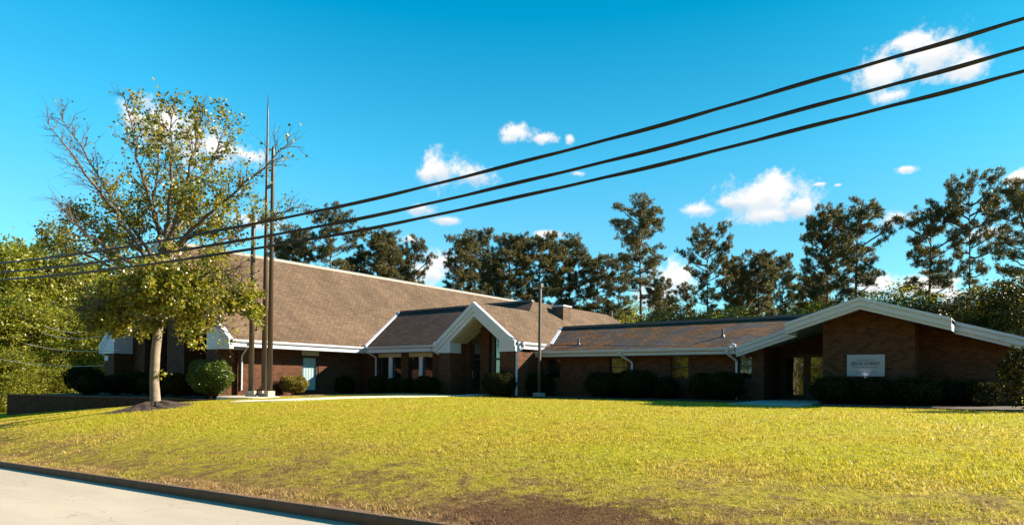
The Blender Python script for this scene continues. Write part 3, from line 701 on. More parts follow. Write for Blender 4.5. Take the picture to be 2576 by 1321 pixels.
# roof vents, chimney
def pipe(px, py, hgt, r=.06):
    # find point on wing front slope
    d = ray(px, py); t_ = (WEH-WS*WEV)/(d.z-WS*d.y); p = d*t_
    mb = MB(); mb.tube([p-Vector((0, 0, .1)), p+Vector((0, 0, hgt))], r, 10); mb.tube([p-Vector((0, 0, .06)), p+Vector((0, 0, .07))], [r*2.4, r*1.3], 10); part(mb, 'vent_pipe', M['cap_dark'])
pipe(1455.5, 866, .34); pipe(1818, 846.5, .36)
mb = MB(); p = Vector((-26.0, 46.0, 4.5)); mb.tube([p, p+Vector((0, 0, 1.3))], .09, 10); part(mb, 'vent_pipe', M['cap_dark'])
mb = MB(); mb.box((-24.5, 35.3, 3.9), (-23.6, 36.2, 4.98)); part(mb, 'chimney', M['roof_side'])
mb = MB(); mb.box((-24.56, 35.24, 4.981), (-23.54, 36.26, 5.08)); part(mb, 'chimney_cap', M['white'])
# utility box on pier & small items
mb = MB(); a = pv(265, 895, CV0+.08); b = pv(273, 907, CV0+.08); mb.box((a.x, CV0+.03, b.z), (b.x, CV0+.079, a.z)); pl = mb.build('wall_plaque', M['white']); tag(pl, 'small pale square plaque on the far left brick pier', 'plaque')
mb = MB(); a = pv(1300, 1000, RV)

# ------------------------------------------------------------------ sign
sg0, sg1 = pv(2130.4, 947, 28.17), pv(2227.6, 890.5, 28.17)
SGN = empty('church_sign', ((sg0.x+sg1.x)/2, 28.14, sg0.z), 0, 'silver church name board with dark lettering on brick gable wall', 'sign')
sw, sh = sg1.x-sg0.x, sg1.z-sg0.z
M['sign'] = simple('sign_face', (.30, .34, .44), .35, .04, 3, metal=.25)
M['letter'] = simple('sign_letter', (.02, .03, .06), .5, .05, 3)
mb = MB(); mb.box((-sw/2, -.03, 0), (sw/2, .055, sh)); mb.build('board', M['dark_frame'], SGN)
mb = MB(); mb.box((-sw/2+.012, -.036, .012), (sw/2-.012, -.0305, sh-.012)); mb.build('panel', M['sign'], SGN)
def text(body, cap, z, wfrac, off=0.0):
    """cap = letter height, wfrac = share of the board width"""
    cu = bpy.data.curves.new('lettering', 'FONT'); cu.body = body; cu.size = cap/.72; cu.align_x = 'CENTER'; cu.extrude = .002; cu.offset = off; cu.resolution_u = 2
    to = bpy.data.objects.new('tmp', cu); COL.objects.link(to); bpy.context.view_layer.update()
    me = bpy.data.meshes.new_from_object(to.evaluated_get(bpy.context.evaluated_depsgraph_get())); bpy.data.objects.remove(to)
    me.materials.clear(); me.materials.append(M['letter']); me.name = 'lettering'
    xs_ = [v_.co.x for v_ in me.vertices]; wd = max(xs_)-min(xs_)
    o = bpy.data.objects.new('lettering', me); COL.objects.link(o); o.parent = SGN
    o.rotation_euler = (R(90), 0, 0); o.location = (0, -.039, z*sh); o.scale = (wfrac*sw/wd, 1, 1); return o
text('THE CHURCH OF', .072*sh, .705, .50); text('JESUS CHRIST', .135*sh, .52, .765, .004); text('OF LATTER-DAY SAINTS', .072*sh, .385, .69); text('VISITORS WELCOME', .058*sh, .175, .52)

FL = empty('sign_floodlight', (sg0.x+sw*.5, 27.98, sg0.z-.07), 0, 'small lit floodlight just below the church name board', 'light')
mb = MB(); mb.tube([(0, .16, 0), (0, .05, 0), (0, 0, .01)], [.012, .012, .012], 6); mb.build('bracket', M['dark_frame'], FL)
mb = MB(); mb.box((-.07, -.04, -.02), (.07, .03, .028)); hs = mb.build('housing', M['dark_frame'], FL, bevel=.008)
em, ent, eb = mat('lamp_glass', (.9, .9, .85), .3); eb.inputs['Emission Color'].default_value = (1, .93, .8, 1); eb.inputs['Emission Strength'].default_value = 0.6
mb = MB(); mb.box((-.055, -.03, .0282), (.055, .02, .034)); mb.build('lens', em, hs)
fl = bpy.data.lights.new('floodlight_glow', 'SPOT'); fl.energy = 0.5; fl.spot_size = R(110); fl.spot_blend = .8; fl.color = (1, .93, .82); fl.shadow_soft_size = .03
fo = bpy.data.objects.new('floodlight_glow', fl); COL.objects.link(fo); fo.parent = FL; fo.location = (0, 0, .05); fo.rotation_euler = Vector((0, -.35, -1)).to_track_quat('Z', 'Y').to_euler()

# ------------------------------------------------------------------ spire, pad, path
SPB = pz(655, 1000, -1.06); PADZ = -1.0
def xz(X, Z): return Vector((X*CP-Z*SP, X*SP+Z*CP, 0))
base = SPB.copy()
SP_ = empty('steeple_spire', (base.x, base.y, PADZ), 0, 'freestanding bronze spire of three tall tapered poles on paved pad', 'spire')
def offs(dX, dZ): v_ = xz(dX, dZ); return Vector((v_.x, v_.y, 0))
pL = offs(-.47, -.08); pM = offs(.09, .2); pR = offs(.53, -.15)
Zb = base.x*-SP+base.y*CP
def hpx(y, x): return (957+.0125*(x-1288)-y)*Zb/F_PX - PADZ
def pole(p, prof, nm='pole'):
    mb = MB(); mb.tube([p+Vector((0, 0, z)) for z, r in prof], [r for z, r in prof], 14); o = mb.build(nm, M['bronze'], SP_, smooth=True)
    for poly in o.data.polygons:
        if len(poly.vertices) > 4: poly.use_smooth = False
    return o
hL, hM, hR, hJ = hpx(540, 642), hpx(233, 672), hpx(368, 687), hpx(468, 675)
pole(pL, [(.3, .145), (hL-.35, .11), (hL, .05)])
pole(pM, [(.3, .145), (hJ-.6, .085), (hM-1, .04), (hM, .015)])
pole(pR, [(.3, .145), (hR-.5, .085), (hR-.15, .075), (hR, .02)])
for z in (hJ, hJ-3.55, 9.3):
    mb = MB(); mb.bar(pM+Vector((0, 0, z)), pR+Vector((0, 0, z)), .1, .16); mb.build('connector', M['bronze'], SP_)
for p in (pL, pM, pR):
    mb = MB(); mb.box(p+Vector((-.2, -.2, -.02)), p+Vector((.2, .2, .3))); mb.build('footing', M['concrete'], SP_, bevel=.01)
def ribbon(pts, wdt, name, m, th=.05, lift=.03):
    mb = MB(); pts = [Vector(p) for p in pts]; L, Rr = [], []
    fine = []
    for i in range(len(pts)-1):
        for k in range(8): fine.append(pts[i].lerp(pts[i+1], k/8))
    fine.append(pts[-1])
    for it in range(6): fine = [fine[0]]+[(fine[i-1]+fine[i]*2+fine[i+1])/4 for i in range(1, len(fine)-1)]+[fine[-1]]
    for i, p in enumerate(fine):
        t_ = (fine[min(i+1, len(fine)-1)]-fine[max(i-1, 0)]); t_.z = 0; t_.normalize(); n = Vector((-t_.y, t_.x, 0))
        for lst, s in ((L, 1), (Rr, -1)):
            q = p+n*wdt/2*s; q.z = gz(q.x, q.y)+lift; lst.append(q)
    k = len(L); vs_ = L+Rr+[q-Vector((0, 0, .2)) for q in L]+[q-Vector((0, 0, .2)) for q in Rr]
    fs = []
    for i in range(k-1): fs += [(i, k+i, k+i+1, i+1), (2*k+i, i, i+1, 2*k+i+1), (k+i, 3*k+i, 3*k+i+1, k+i+1)]
    fs += [(0, 2*k, 3*k, k), (k-1, 2*k-1, 4*k-1, 3*k-1)]
    mb.add(vs_, fs); o = mb.build(name, m); tag(o, kind='structure'); return o
pathpts = [pz(590, 1011.5, -1.13), pz(700, 1010, -1.08), pz(860, 1004.5, -1.0), pz(1050, 999.5, -.93), pz(1190, 997, -.90), (-24.6, 28.2, 0)]
ribbon(pathpts, 1.25, 'footpath', M['path'], lift=.05)
ribbon([pz(690, 996, -1.0), pz(800, 992.5, -.95), pz(900, 992, -.93), (-29.5, 25.4, 0), (-26.5, 26.4, 0)], .5, 'bed_edging_path', M['path'], lift=.04)
mb = MB(); pc = Vector((base.x, base.y, 0)); ring = []
c_ = pc+offs(-.5, -.2)
for i in range(40):
    a = 2*math.pi*i/40; q = c_+Vector((math.cos(a)*1.75, math.sin(a)*1.5, 0)); ring.append(Vector((q.x, q.y, PADZ)))
mb.slab(ring, .35); pad = mb.build('paved_pad', M['path']); tag(pad, kind='structure')
mb = MB(); mb.slab([(-8.75, 24.6, gz(-8, 24.6)+.03), (-6.0, 23.9, gz(-6, 24)+.03), (-6.15, 28.2, -.73), (-6.16, 31.9, -.73), (-8.8, 31.9, -.73), (-8.8, 28.9, -.73)], .2); tag(mb.build('entrance_slab', M['concrete']), kind='structure')

# mulch beds
def bed(poly, name='mulch_bed', lift=.03, zc=None):
    mb = MB(); mb.slab([(p[0], p[1], (gz(p[0], p[1]) if zc is None else zc)+lift) for p in poly], .1 if zc is None else 1.6); tag(mb.build(name, M['mulch']), kind='structure')
bed([(-21, 26.9), (-16, 26.9), (-11, 26.9), (-9.0, 27.0), (-9.0, 29.6), (-21, 29.6)], lift=.05)
bed([(-5.9, 25.3), (-2, 25.2), (1.5, 25.2), (4, 26), (4, 30), (-5.9, 29.7)], lift=.05)
bed([(-35.3, 26.2), (-27.5, 26.0), (-26.9, 28.0), (-35.3, 28)], lift=.04)
rwa, rwb = pz(18, 993, -1.25), pz(374, 1002, -1.25)
rwb2 = pz(405, 1003, -1.2)
bed([(rwa.x+.15, rwa.y+.1), (rwb.x+.1, rwb.y+.15), (-36.3, 15.9), (-33.5, 17.2), (-32.3, 19.5), (-32.8, 24.6), (-35.3, 24.6), (-35.3, 30), (-54, 30), (-56, 22)], zc=-1.29)
bed([(-36.3, 15.7), (-33.2, 16.8), (-31.9, 19.4), (-32.2, 23.8), (-32.6, 25.2), (-35.4, 25.2), (-35.4, 20), (-37, 18)], lift=.10)
# retaining wall
mb = MB(); d_ = (rwb-rwa); d_.z = 0; dn = d_.normalized(); nn_ = Vector((-dn.y, dn.x, 0))
e = rwb+dn*2.2
mb.slab([rwa, e, e+nn_*.3, rwa+nn_*.3], 1.9)
RW = empty('retaining_wall', (rwa.x, rwa.y, -2.3), 0, 'low dark brick retaining wall along the left lawn edge', 'wall')
o = mb.build('wall', M['brick']); o.parent = RW; o.matrix_parent_inverse = Matrix.Translation((-rwa.x, -rwa.y, 2.3))
mb = MB(); up = Vector((0, 0, .05)); mb.slab([rwa-nn_*.03-dn*.03+up, e-nn_*.03+up, e+nn_*.33+up, rwa+nn_*.33-dn*.03+up], .048)
o = mb.build('coping', M['kerb']); o.parent = RW; o.matrix_parent_inverse = Matrix.Translation((-rwa.x, -rwa.y, 2.3))

# ------------------------------------------------------------------ lamp post
lp = pv(1356, 1003, 28.0); lz = gz(lp.x, lp.y)
LP = empty('lamp_post', (lp.x, lp.y, lz), 0, 'square bronze lamp post with box head beside the entry gable', 'lamp post')
lt = pv(1361, 714, 28.0).z-lz
mb = MB(); mb.box((-.065, -.065, .25), (.065, .065, lt-.20)); mb.build('post', M['bronze'], LP, bevel=.008)
mb = MB(); mb.box((-.25, -.25, -.05), (.25, .25, .25)); mb.build('base_block', M['concrete'], LP, bevel=.02)
mb = MB(); mb.box((-.48, -.12, lt-.21), (.12, .12, lt)); hd = mb.build('lamp_head', M['bronze'], LP, bevel=.012)
mb = MB(); mb.box((-.44, -.09, lt-.232), (-.1, .09, lt-.2105)); mb.build('lens', M['white'], hd)

# ------------------------------------------------------------------ cables
def cat(pts, n=60):
    xs = np.array([p[0] for p in pts], float); ys = np.array([p[1] for p in pts], float)
    co_ = np.polyfit((xs-1288)/1288, ys, 4); X = np.linspace(xs[0], xs[-1], n); return list(zip(X, np.polyval(co_, (X-1288)/1288)))
cables = [([(-400, 692), (0, 660.4), (335, 620), (670, 559), (839, 520), (1080, 469), (1440, 374), (1800, 276), (2137, 178), (2576, 48), (2900, -48)], 'topmost of the three thick black cables crossing the sky', 8.0),
 ([(-400, 708), (0, 683), (335, 650), (670, 594), (1009, 530), (1266, 469), (1600, 386), (1900, 308), (2180, 232), (2576, 123), (2900, 30)], 'middle of the three thick black cables crossing the sky', 8.1),
 ([(-400, 722), (0, 705), (335, 670), (670, 620), (1110, 542), (1420, 469), (1700, 402), (2000, 330), (2240, 268), (2576, 180), (2900, 95)], 'lowest of the three thick black cables crossing the sky', 8.2)]
for pts, lab, vv in cables:
    P_ = [pv(x, y, vv-8.0+5.5+5.5*x/2576) for x, y in cat(pts)]
    mb = MB(); mb.tube(P_, .026, 8)
    Q = []
    for i in range(len(P_)*3-2):
        a = P_[i//3].lerp(P_[min(i//3+1, len(P_)-1)], (i % 3)/3); th = i*.16
        Q.append(a+Vector((0, .027*math.cos(th), .027*math.sin(th))))
    mb.tube(Q, .013, 5)
    tag(mb.build('power_cable', M['rubber'], smooth=True), lab, 'cable', 'thick cables strung over the lawn')
for k, (a, b) in enumerate((((150, 824), (262, 832)), ((140, 838), (255, 846)), ((120, 868), (300, 880)), ((40, 902), (262, 919)))):
    Zc = 43
    A, B_ = pd(a[0], a[1], Zc+3), pd(b[0], b[1], Zc)
    A = B_+(A-B_)*1.35
    mb = MB(); mb.tube([A.lerp(B_, t/12)-Vector((0, 0, 1.2*(t/12)*(1-t/12))) for t in range(13)], .022, 5)
    lab = ['thin pale wire, highest of four against the left trees', 'thin pale wire, second highest of four against the left trees', 'thin pale wire, third highest of four against the left trees', 'pale wire, lowest of four, just above the dark round shrub'][k]
    tag(mb.build('service_wire', M['cream']), lab, 'wire', 'thin wires against the left trees')

# ------------------------------------------------------------------ shrubs
def copy_tree(o, parent=None):
    c = o.copy(); COL.objects.link(c); c.parent = parent
    for ch in list(o.children): copy_tree(ch, c)
    return c
def superell(n, rng, flat=.55):
    a = rng.normal(size=(n, 3)); a /= np.linalg.norm(a, axis=1)[:, None]
    p = 2.5; k = (np.abs(a)**p).sum(1)**(-1/p); return a*k[:, None]
def make_shrub(name, rx, ry, h, m, rng, dens=1.0, leaf=.05, gap=0.0):
    root = empty(name)
    area = rx*ry*4+2*h*(rx+ry); n = int(1500*dens*area/ (leaf/.05)**2 *.55)
    P = superell(n, rng); ph_ = rng.random()*6; lump = .98+.07*np.sin(P[:, 0]*5+P[:, 1]*4+ph_)+.05*np.sin(P[:, 2]*7+P[:, 0]*3+ph_*2)
    r = lump*(1-.16*rng.random(n)**2)
    P = P*r[:, None]*np.array([rx, ry, h/2*.94]); P[:, 2] += h*.53
    low = P[:, 2] < h*.3; f = np.clip(P[:, 2]/(h*.3), .35, 1); P[low, :2] *= (.72+.28*f[low])[:, None]
    if gap: P = P[(rng.random(len(P)) > gap*(P[:, 2] < h*.55))]
    V_, F_ = leaf_geo(P, leaf*1.6, rng)
    # inner core
    bm = []; C = superell(300, rng)
    nu_, nv_ = 18, 10; cv = []; cf = []
    for i in range(nv_+1):
        for j in range(nu_):
            th = math.pi*i/nv_; ph = 2*math.pi*j/nu_; d = np.array([math.sin(th)*math.cos(ph), math.sin(th)*math.sin(ph), math.cos(th)])
            k = (np.abs(d)**2.5).sum()**(-1/2.5); q = d*k*.84; q = q*np.array([rx, ry, h/2*.9]); q[2] += h*.53
            if q[2] < h*.3: q[:2] *= .6+.4*max(q[2], 0)/(h*.3)
            cv.append(q)
    for i in range(nv_):
        for j in range(nu_):
            a, b, c, d = i*nu_+j, i*nu_+(j+1) % nu_, (i+1)*nu_+(j+1) % nu_, (i+1)*nu_+j; cf += [(a, b, c), (a, c, d)]
    b0 = len(V_)
    if not gap:
        V_ = np.vstack([V_, np.array(cv)]); F_ = np.vstack([F_, np.array(cf)+b0])
    np_mesh('foliage', V_, F_, m, root)
    mb = MB()
    for i in range(5):
        a = i*1.3; mb.tube([(.06*math.cos(a), .06*math.sin(a), -.1), (rx*.5*math.cos(a), ry*.5*math.sin(a), h*.55)], [.03, .015], 5)
    mb.build('stem', M['bark_dark'], root)
    return root
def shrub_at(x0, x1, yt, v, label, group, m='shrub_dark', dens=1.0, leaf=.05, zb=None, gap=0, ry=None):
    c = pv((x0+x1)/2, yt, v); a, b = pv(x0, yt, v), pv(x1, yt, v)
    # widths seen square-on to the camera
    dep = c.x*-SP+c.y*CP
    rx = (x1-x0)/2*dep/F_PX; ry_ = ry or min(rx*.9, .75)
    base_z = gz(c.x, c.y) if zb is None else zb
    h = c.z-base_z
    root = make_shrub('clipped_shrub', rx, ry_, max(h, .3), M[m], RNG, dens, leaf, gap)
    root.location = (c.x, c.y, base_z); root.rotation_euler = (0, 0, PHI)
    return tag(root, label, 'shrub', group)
gA = 'clipped shrubs in front of the brick walls'
SH = [
 (475, 587, 903, 17.6, 'large bright green round shrub at the chapel corner beside the white downspout', 'shrub', 1.0, .07, -1.1, 0),
 (590, 628, 948, 20.3, 'small sparse shrub with bare lower twigs, left of the spire poles', 'shrub_gold', .7, .05, -1.0, .5),
 (642, 700, 949, 21.3, 'small golden shrub seen between and behind the spire poles', 'shrub_gold', .9, .05, -.97, .25),
 (703, 776, 945, 22.0, 'wide golden oval shrub right of the spire below the curtained window', 'shrub_gold', 1.0, .05, -.95, 0),
 (167, 256, 922, 17.5, 'tall dark round shrub at the far left end of the church terrace', 'shrub_dark', 1.0, .07, -1.25, 0),
 (190, 264, 948, 15.2, 'lower dark shrub in front of the far left round shrub', 'shrub_dark', 1.0, .07, -1.25, 0),
 (252, 330, 944, 16.6, 'dark shrub under the left white eave box', 'shrub_dark', 1.0, .07, -1.25, 0),
 (300, 385, 937, 17.6, 'dark shrub left of the big tree trunk', 'shrub_dark', 1.0, .07, -1.25, 0),
 (352, 425, 941, 16.6, 'dark shrub directly behind the big tree trunk', 'shrub_dark', 1.0, .07, -1.25, 0),
 (415, 482, 940, 16.8, 'dark shrub between the big tree trunk and the bright green shrub', 'shrub_dark', 1.0, .07, -1.2, 0),
 (828, 890, 946, 26.4, 'dark shrub by the chapel inner corner, left of the paired windows', 'shrub_dark', 1, .06, None, 0),
 (926, 978, 946, 26.8, 'dark shrub under the first white window mullion', 'shrub_dark', 1, .06, None, 0),
 (966, 1010, 951, 26.4, 'low dark shrub between the two window pairs', 'shrub_dark', 1, .06, None, 0),
 (1002, 1050, 952, 26.6, 'low dark shrub under the second white window mullion', 'shrub_dark', 1, .06, None, 0),
 (1040, 1107, 947, 26.4, 'dark shrub against the left brick pier of the entry gable', 'shrub_dark', 1, .06, None, 0),
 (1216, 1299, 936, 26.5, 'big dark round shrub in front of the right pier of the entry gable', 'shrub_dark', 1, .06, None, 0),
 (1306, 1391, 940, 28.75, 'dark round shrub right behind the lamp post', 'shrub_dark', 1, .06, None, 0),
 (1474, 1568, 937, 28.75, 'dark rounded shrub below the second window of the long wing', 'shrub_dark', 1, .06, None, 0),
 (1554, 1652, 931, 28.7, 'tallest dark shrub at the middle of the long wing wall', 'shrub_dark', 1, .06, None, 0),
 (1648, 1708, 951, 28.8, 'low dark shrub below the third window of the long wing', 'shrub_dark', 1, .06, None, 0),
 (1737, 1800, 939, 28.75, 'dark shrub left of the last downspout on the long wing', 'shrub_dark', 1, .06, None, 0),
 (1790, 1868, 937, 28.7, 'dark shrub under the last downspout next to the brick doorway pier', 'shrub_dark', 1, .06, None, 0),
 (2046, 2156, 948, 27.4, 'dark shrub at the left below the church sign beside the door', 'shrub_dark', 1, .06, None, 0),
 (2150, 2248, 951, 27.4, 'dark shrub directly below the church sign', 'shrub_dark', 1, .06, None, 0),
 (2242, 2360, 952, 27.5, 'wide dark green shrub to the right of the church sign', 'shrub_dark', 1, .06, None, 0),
 (2350, 2440, 958, 28.7, 'low dark shrub in front of the right brick wall', 'shrub_dark', 1, .06, None, 0),
 (2430, 2510, 958, 28.5, 'rightmost low dark shrub with a sunlit edge', 'shrub_dark', .7, .06, None, .15),
 (2528, 2680, 872, 25.6, 'tall loose dark bush cut by the right edge of the picture', 'shrub_dark', .7, .09, None, .2)]
for x0, x1, yt, v, lab, m, dn, lf, zb, gp in SH: shrub_at(x0, x1, yt, v, lab, gA, m, dn, lf, zb, gp)

# ------------------------------------------------------------------ trees
def polyline(a, b, n, wob, rng, sag=0):
    a, b = np.array(a, float), np.array(b, float); L = np.linalg.norm(b-a); out = []
    w = np.zeros(3)
    for i in range(n+1):
        t = i/n
        if i: w = w+rng.normal(size=3)*wob*L/n
        q = a+(b-a)*t+w*(1 if 0 < i else 0); q[2] += sag*L*4*t*(1-t); out.append(q)
    return out
def make_pine(rng, H=20.0, crown=.5, spread=3.6, dens=1.0, top=1.0):
    root = empty('pine_tree')
    mb = MB(); lean = rng.normal(size=2)*.25
    nseg = 10; axis = []; TH = H*.965
    for i in range(nseg+1):
        t = i/nseg; axis.append(np.array([lean[0]*t+.15*math.sin(t*5+lean[0]*9)*t, lean[1]*t+.15*math.cos(t*4)*t, TH*t]))
    rad = [max(.05, .29*(H/20)*(1-t/nseg*.88)) for t in range(nseg+1)]
    rad[0] *= 1.25
    mb.tube(axis, rad, 8)
    def ax(t): i = min(int(t*nseg), nseg-1); f = t*nseg-i; return axis[i]*(1-f)+axis[i+1]*f
    clumps = []; z0 = 1-crown; nb = int(30*crown/.5*dens**.5)
    for k in range(nb):
        tt = z0+(1-z0)*((k+.8*rng.random())/nb)**.82
        c = (tt-z0)/(1-z0)
        prof = (math.sin(math.pi*min(1, .12+c*.60))**.7)*(1.0 if c < .85 else (1-c)/.15*.4+.6)
        L = spread*prof*(.45+.7*rng.random())
        az = k*2.4+rng.normal()*.5; rise = (.08+.62*c)*L
        s = ax(tt*.985); e = s+np.array([math.cos(az)*L, math.sin(az)*L, rise])
        pl = polyline(s, e, 5, .10, rng, -.07); mb.tube(pl, [.075*(L/3.5)+.025]+[.055*(L/3.5)+.018]*3+[.03, .015], 4, False)
        npuff = max(3, int((2.2+L*2.1)*dens))
        for j in range(npuff):                      # each bough carries a few flat puffs of needles
            f = 1.0 if j == 0 else .38+.6*rng.random()**.7; i0 = min(int(f*5), 4); q = pl[i0]*(1-(f*5-i0))+pl[i0+1]*(f*5-i0)
            off = np.array([rng.normal()*.62, rng.normal()*.62, .12+.3*rng.random()])*(0 if j == 0 else 1)*min(1, .4+L*.3)
            cc = q+off
            if j: mb.tube([q, cc], [.028, .014], 3, False)
            rp = (.30+.30*rng.random())*(.75+.1*L); nc = int(15*(rp/.6)**1.5)
            for _ in range(nc):
                d = rng.normal(size=3); d /= np.linalg.norm(d); r_ = rp*rng.random()**.4
                clumps.append(cc+d*r_*np.array([1, 1, .6]))
    for _ in range(int(46*dens**.5)):
        d = rng.normal(size=3); d /= np.linalg.norm(d); clumps.append(ax(.999)+d*np.array([.85, .85, .45])*spread/3.8*rng.random()**.4+np.array([0, 0, -.05]))
    P = np.array(clumps); per = 17; P = np.repeat(P, per, 0); n = len(P)
    d = rng.normal(size=(n, 3)); d[:, 2] += .5; d /= np.linalg.norm(d, axis=1)[:, None]
    s = np.cross(d, rng.normal(size=(n, 3))); s /= np.linalg.norm(s, axis=1)[:, None]
    L = (.17+.17*rng.random(n))[:, None]; wd = .016
    V_ = np.stack([P+s*wd, P-s*wd, P+d*L-s*wd*.9, P+d*L+s*wd*.9], 1).reshape(-1, 3)
    idx = (np.arange(n)*4)[:, None]+np.array([0, 1, 2, 3])[None]
    np_mesh('crown', V_, idx, M['pine'], root, 4)
    mb.build('trunk', M['bark_pine'], root, smooth=True)
    return root
def make_broad(rng, H=10.0, spread=4.0, nleaf=9000, leaf=.2, m='leaf_under', base=.12, name='broadleaf_tree', bare=0):
    root = empty(name); mb = MB()
    axis = polyline((0, 0, -.2), (rng.normal()*.3, rng.normal()*.3, H*.8), 7, .05, rng); mb.tube(axis, [.2*H/10*(1-i/8.5) for i in range(8)], 7)
    tips = []
    nb = 26
    for k in range(nb):
        t = base+(1-base)*((k+rng.random())/nb); f = min(t/.86, 1)*6.99; i0 = int(f); s = axis[i0]*(1-(f-i0))+axis[i0+1]*(f-i0)
        prof = math.sin(math.pi*(.18+.74*t))**.7; L = spread*prof*(.6+.5*rng.random()); az = k*2.4+rng.normal()*.4
        e = s+np.array([math.cos(az)*L, math.sin(az)*L, L*(.2+.7*t)]); pl = polyline(s, e, 4, .1, rng); mb.tube(pl, [.06, .045, .03, .02, .01], 4, False)
        for j in range(9):
            f2 = .3+.7*rng.random(); i2 = min(int(f2*4), 3); q = pl[i2]*(1-(f2*4-i2))+pl[i2+1]*(f2*4-i2)
            d = rng.normal(size=3); d /= np.linalg.norm(d); tips.append((q+d*(.3+.9*rng.random())*spread/4*1.2, .35+.5*rng.random()))
    tips.append((axis[-1]+np.array([0, 0, .5]), .5)); C = np.array([t[0] for t in tips]); Rr = np.array([t[1] for t in tips])*spread/4*1.15
    i = rng.integers(0, len(C), nleaf); P = C[i]+rng.normal(size=(nleaf, 3))*Rr[i][:, None]*np.array([1, 1, .6])*.55
    P = P[P[:, 2] > .1]
    V_, F_ = leaf_geo(P, leaf, rng, droop=.3); np_mesh('crown', V_, F_, M[m], root)
    if bare:
        for k in range(bare):
            s = axis[-1]-np.array([0, 0, 1.2*rng.random()]); e = s+np.array([rng.normal()*1.8, rng.normal()*1.8, 1.5+1.6*rng.random()]); pl = polyline(s, e, 5, .12, rng); mb.tube(pl, [.03, .025, .02, .014, .01, .006], 4, False)
            for j in range(8):
                q = pl[rng.integers(1, 5)]; mb.tube(polyline(q, q+np.array([rng.normal()*.7, rng.normal()*.7, .3+.7*rng.random()]), 3, .15, rng), [.012, .01, .007, .004], 3, False)
    mb.build('trunk', M['bark_dark'], root, smooth=True)
    return root
prng = np.random.default_rng(5)
PROTO = [dict(H=20, crown=.50, spread=4.2, dens=1.0), dict(H=20, crown=.62, spread=3.6, dens=1.3), dict(H=20, crown=.76, spread=3.8, dens=1.5), dict(H=20, crown=.60, spread=4.0, dens=1.05)]
protos = [make_pine(prng, **k) for k in PROTO]; pused = [False]*len(protos)
def place(root_list, used, k, loc, rz, sxy, sz_, label, cat, group):
    o = root_list[k] if not used[k] else copy_tree(root_list[k]); used[k] = True
    o.location = loc; o.rotation_euler = (0, 0, rz); o.scale = (sxy, sxy, sz_); tag(o, label, cat, group); return o
PINES = [ # x, top y, half width px, Z, proto, label
 (705, 592, 42, 74, 1, 'pine just right of the spire poles, partly hidden by twigs'),
 (745, 566, 42, 72, 2, 'pine between the spire and the tall open pine over the chapel roof'),
 (830, 519, 66, 70, 3, 'tall open-crowned pine crossed by the cables above the chapel ridge'),
 (895, 640, 34, 78, 2, 'shorter dense pine behind the chapel ridge, right of the tall open one'),
 (952, 574, 58, 77, 2, 'broad pine over the middle of the chapel ridge, tallest of its clump'),
 (1042, 598, 42, 82, 3, 'thin open pine standing right of the broad clump over the ridge'),
 (1000, 628, 40, 84, 1, 'pine tucked between the broad pine and the thin open pine'),
 (1160, 590, 44, 88, 2, 'left pine of the twin-topped pair above the chapel ridge end'),
 (1204, 573, 36, 92, 1, 'right pine of the twin-topped pair above the chapel ridge end'),
 (1282, 587, 56, 95, 2, 'dense dark pine left in the big dark group above the entry gable'),
 (1350, 588, 56, 98, 1, 'dense dark pine in the middle of the big dark group'),
 (1435, 593, 54, 102, 2, 'dense dark pine at the right of the big dark group near the lamp'),
 (1500, 636, 40, 100, 1, 'smaller pine between the dark group and the tallest middle pine'),
 (1556, 645, 40, 97, 3, 'low pine touching the left side of the tallest middle pine'),
 (1618, 512, 74, 86, 0, 'tallest pine in the middle with a round open crown and long bare trunk'),
 (1785, 571, 52, 66, 0, 'round-topped open pine right of the middle, above shorter ones'),
 (1730, 712, 36, 74, 3, 'short sparse pine left below the round-topped open pine'),
 (1838, 640, 34, 70, 1, 'dark narrow pine right next to the round-topped open pine'),
 (1910, 628, 44, 68, 2, 'dark pine in the row before the long wing ridge end'),
 (1966, 640, 30, 72, 1, 'slim pointed pine just left of the tall pair by the gable'),
 (1870, 672, 40, 78, 2, 'shorter pine filling between the dark pines over the long wing'),
 (2084, 518, 54, 62, 2, 'left pine of the tall pair rising left of the gable peak'),
 (2152, 510, 76, 58, 3, 'right pine of the tall pair, bare trunk meeting the gable peak'),
 (2337, 516, 74, 56, 3, 'wide pine with level boughs right of the gable peak'),
 (2444, 441, 56, 54, 0, 'tallest pine at the right with narrow top and thick trunk'),
 (2585, 452, 88, 50, 3, 'pine with long boughs cut by the right edge of the picture'),
 (2040, 690, 44, 74, 2, 'low dark pine at the foot of the tall pair'),
 (1660, 700, 34, 84, 1, 'distant pine in the gap right of the tallest middle pine'),
 (1240, 660, 34, 100, 2, 'distant pine in the notch left of the big dark group')]
for x, yt, hw_, Z, k, lab in PINES:
    tp = pd(x, yt, Z); bz = -1.0; Hh = tp.z-bz; spr = hw_*Z/F_PX
    place(protos, pused, k, (tp.x, tp.y, bz), prng.random()*6.28, spr/PROTO[k]['spread']*1.10, Hh/20.4, lab, 'pine', 'pines behind the church')
M['leaf_dark'] = leaf_mat('understory_leaves_dark', [(.018, .020, .005), (.040, .042, .008), (.085, .078, .015)], .3, .5)  # darker leaf colours stand in for shading among the understory
brot = [make_broad(prng, 10, 3.6, 15000, .17, 'leaf_under'), make_broad(prng, 10, 4.2, 17000, .17, 'leaf_dark'), make_broad(prng, 10, 3.4, 13000, .17, 'leaf_wood')]
bused = [False]*3
UND = []
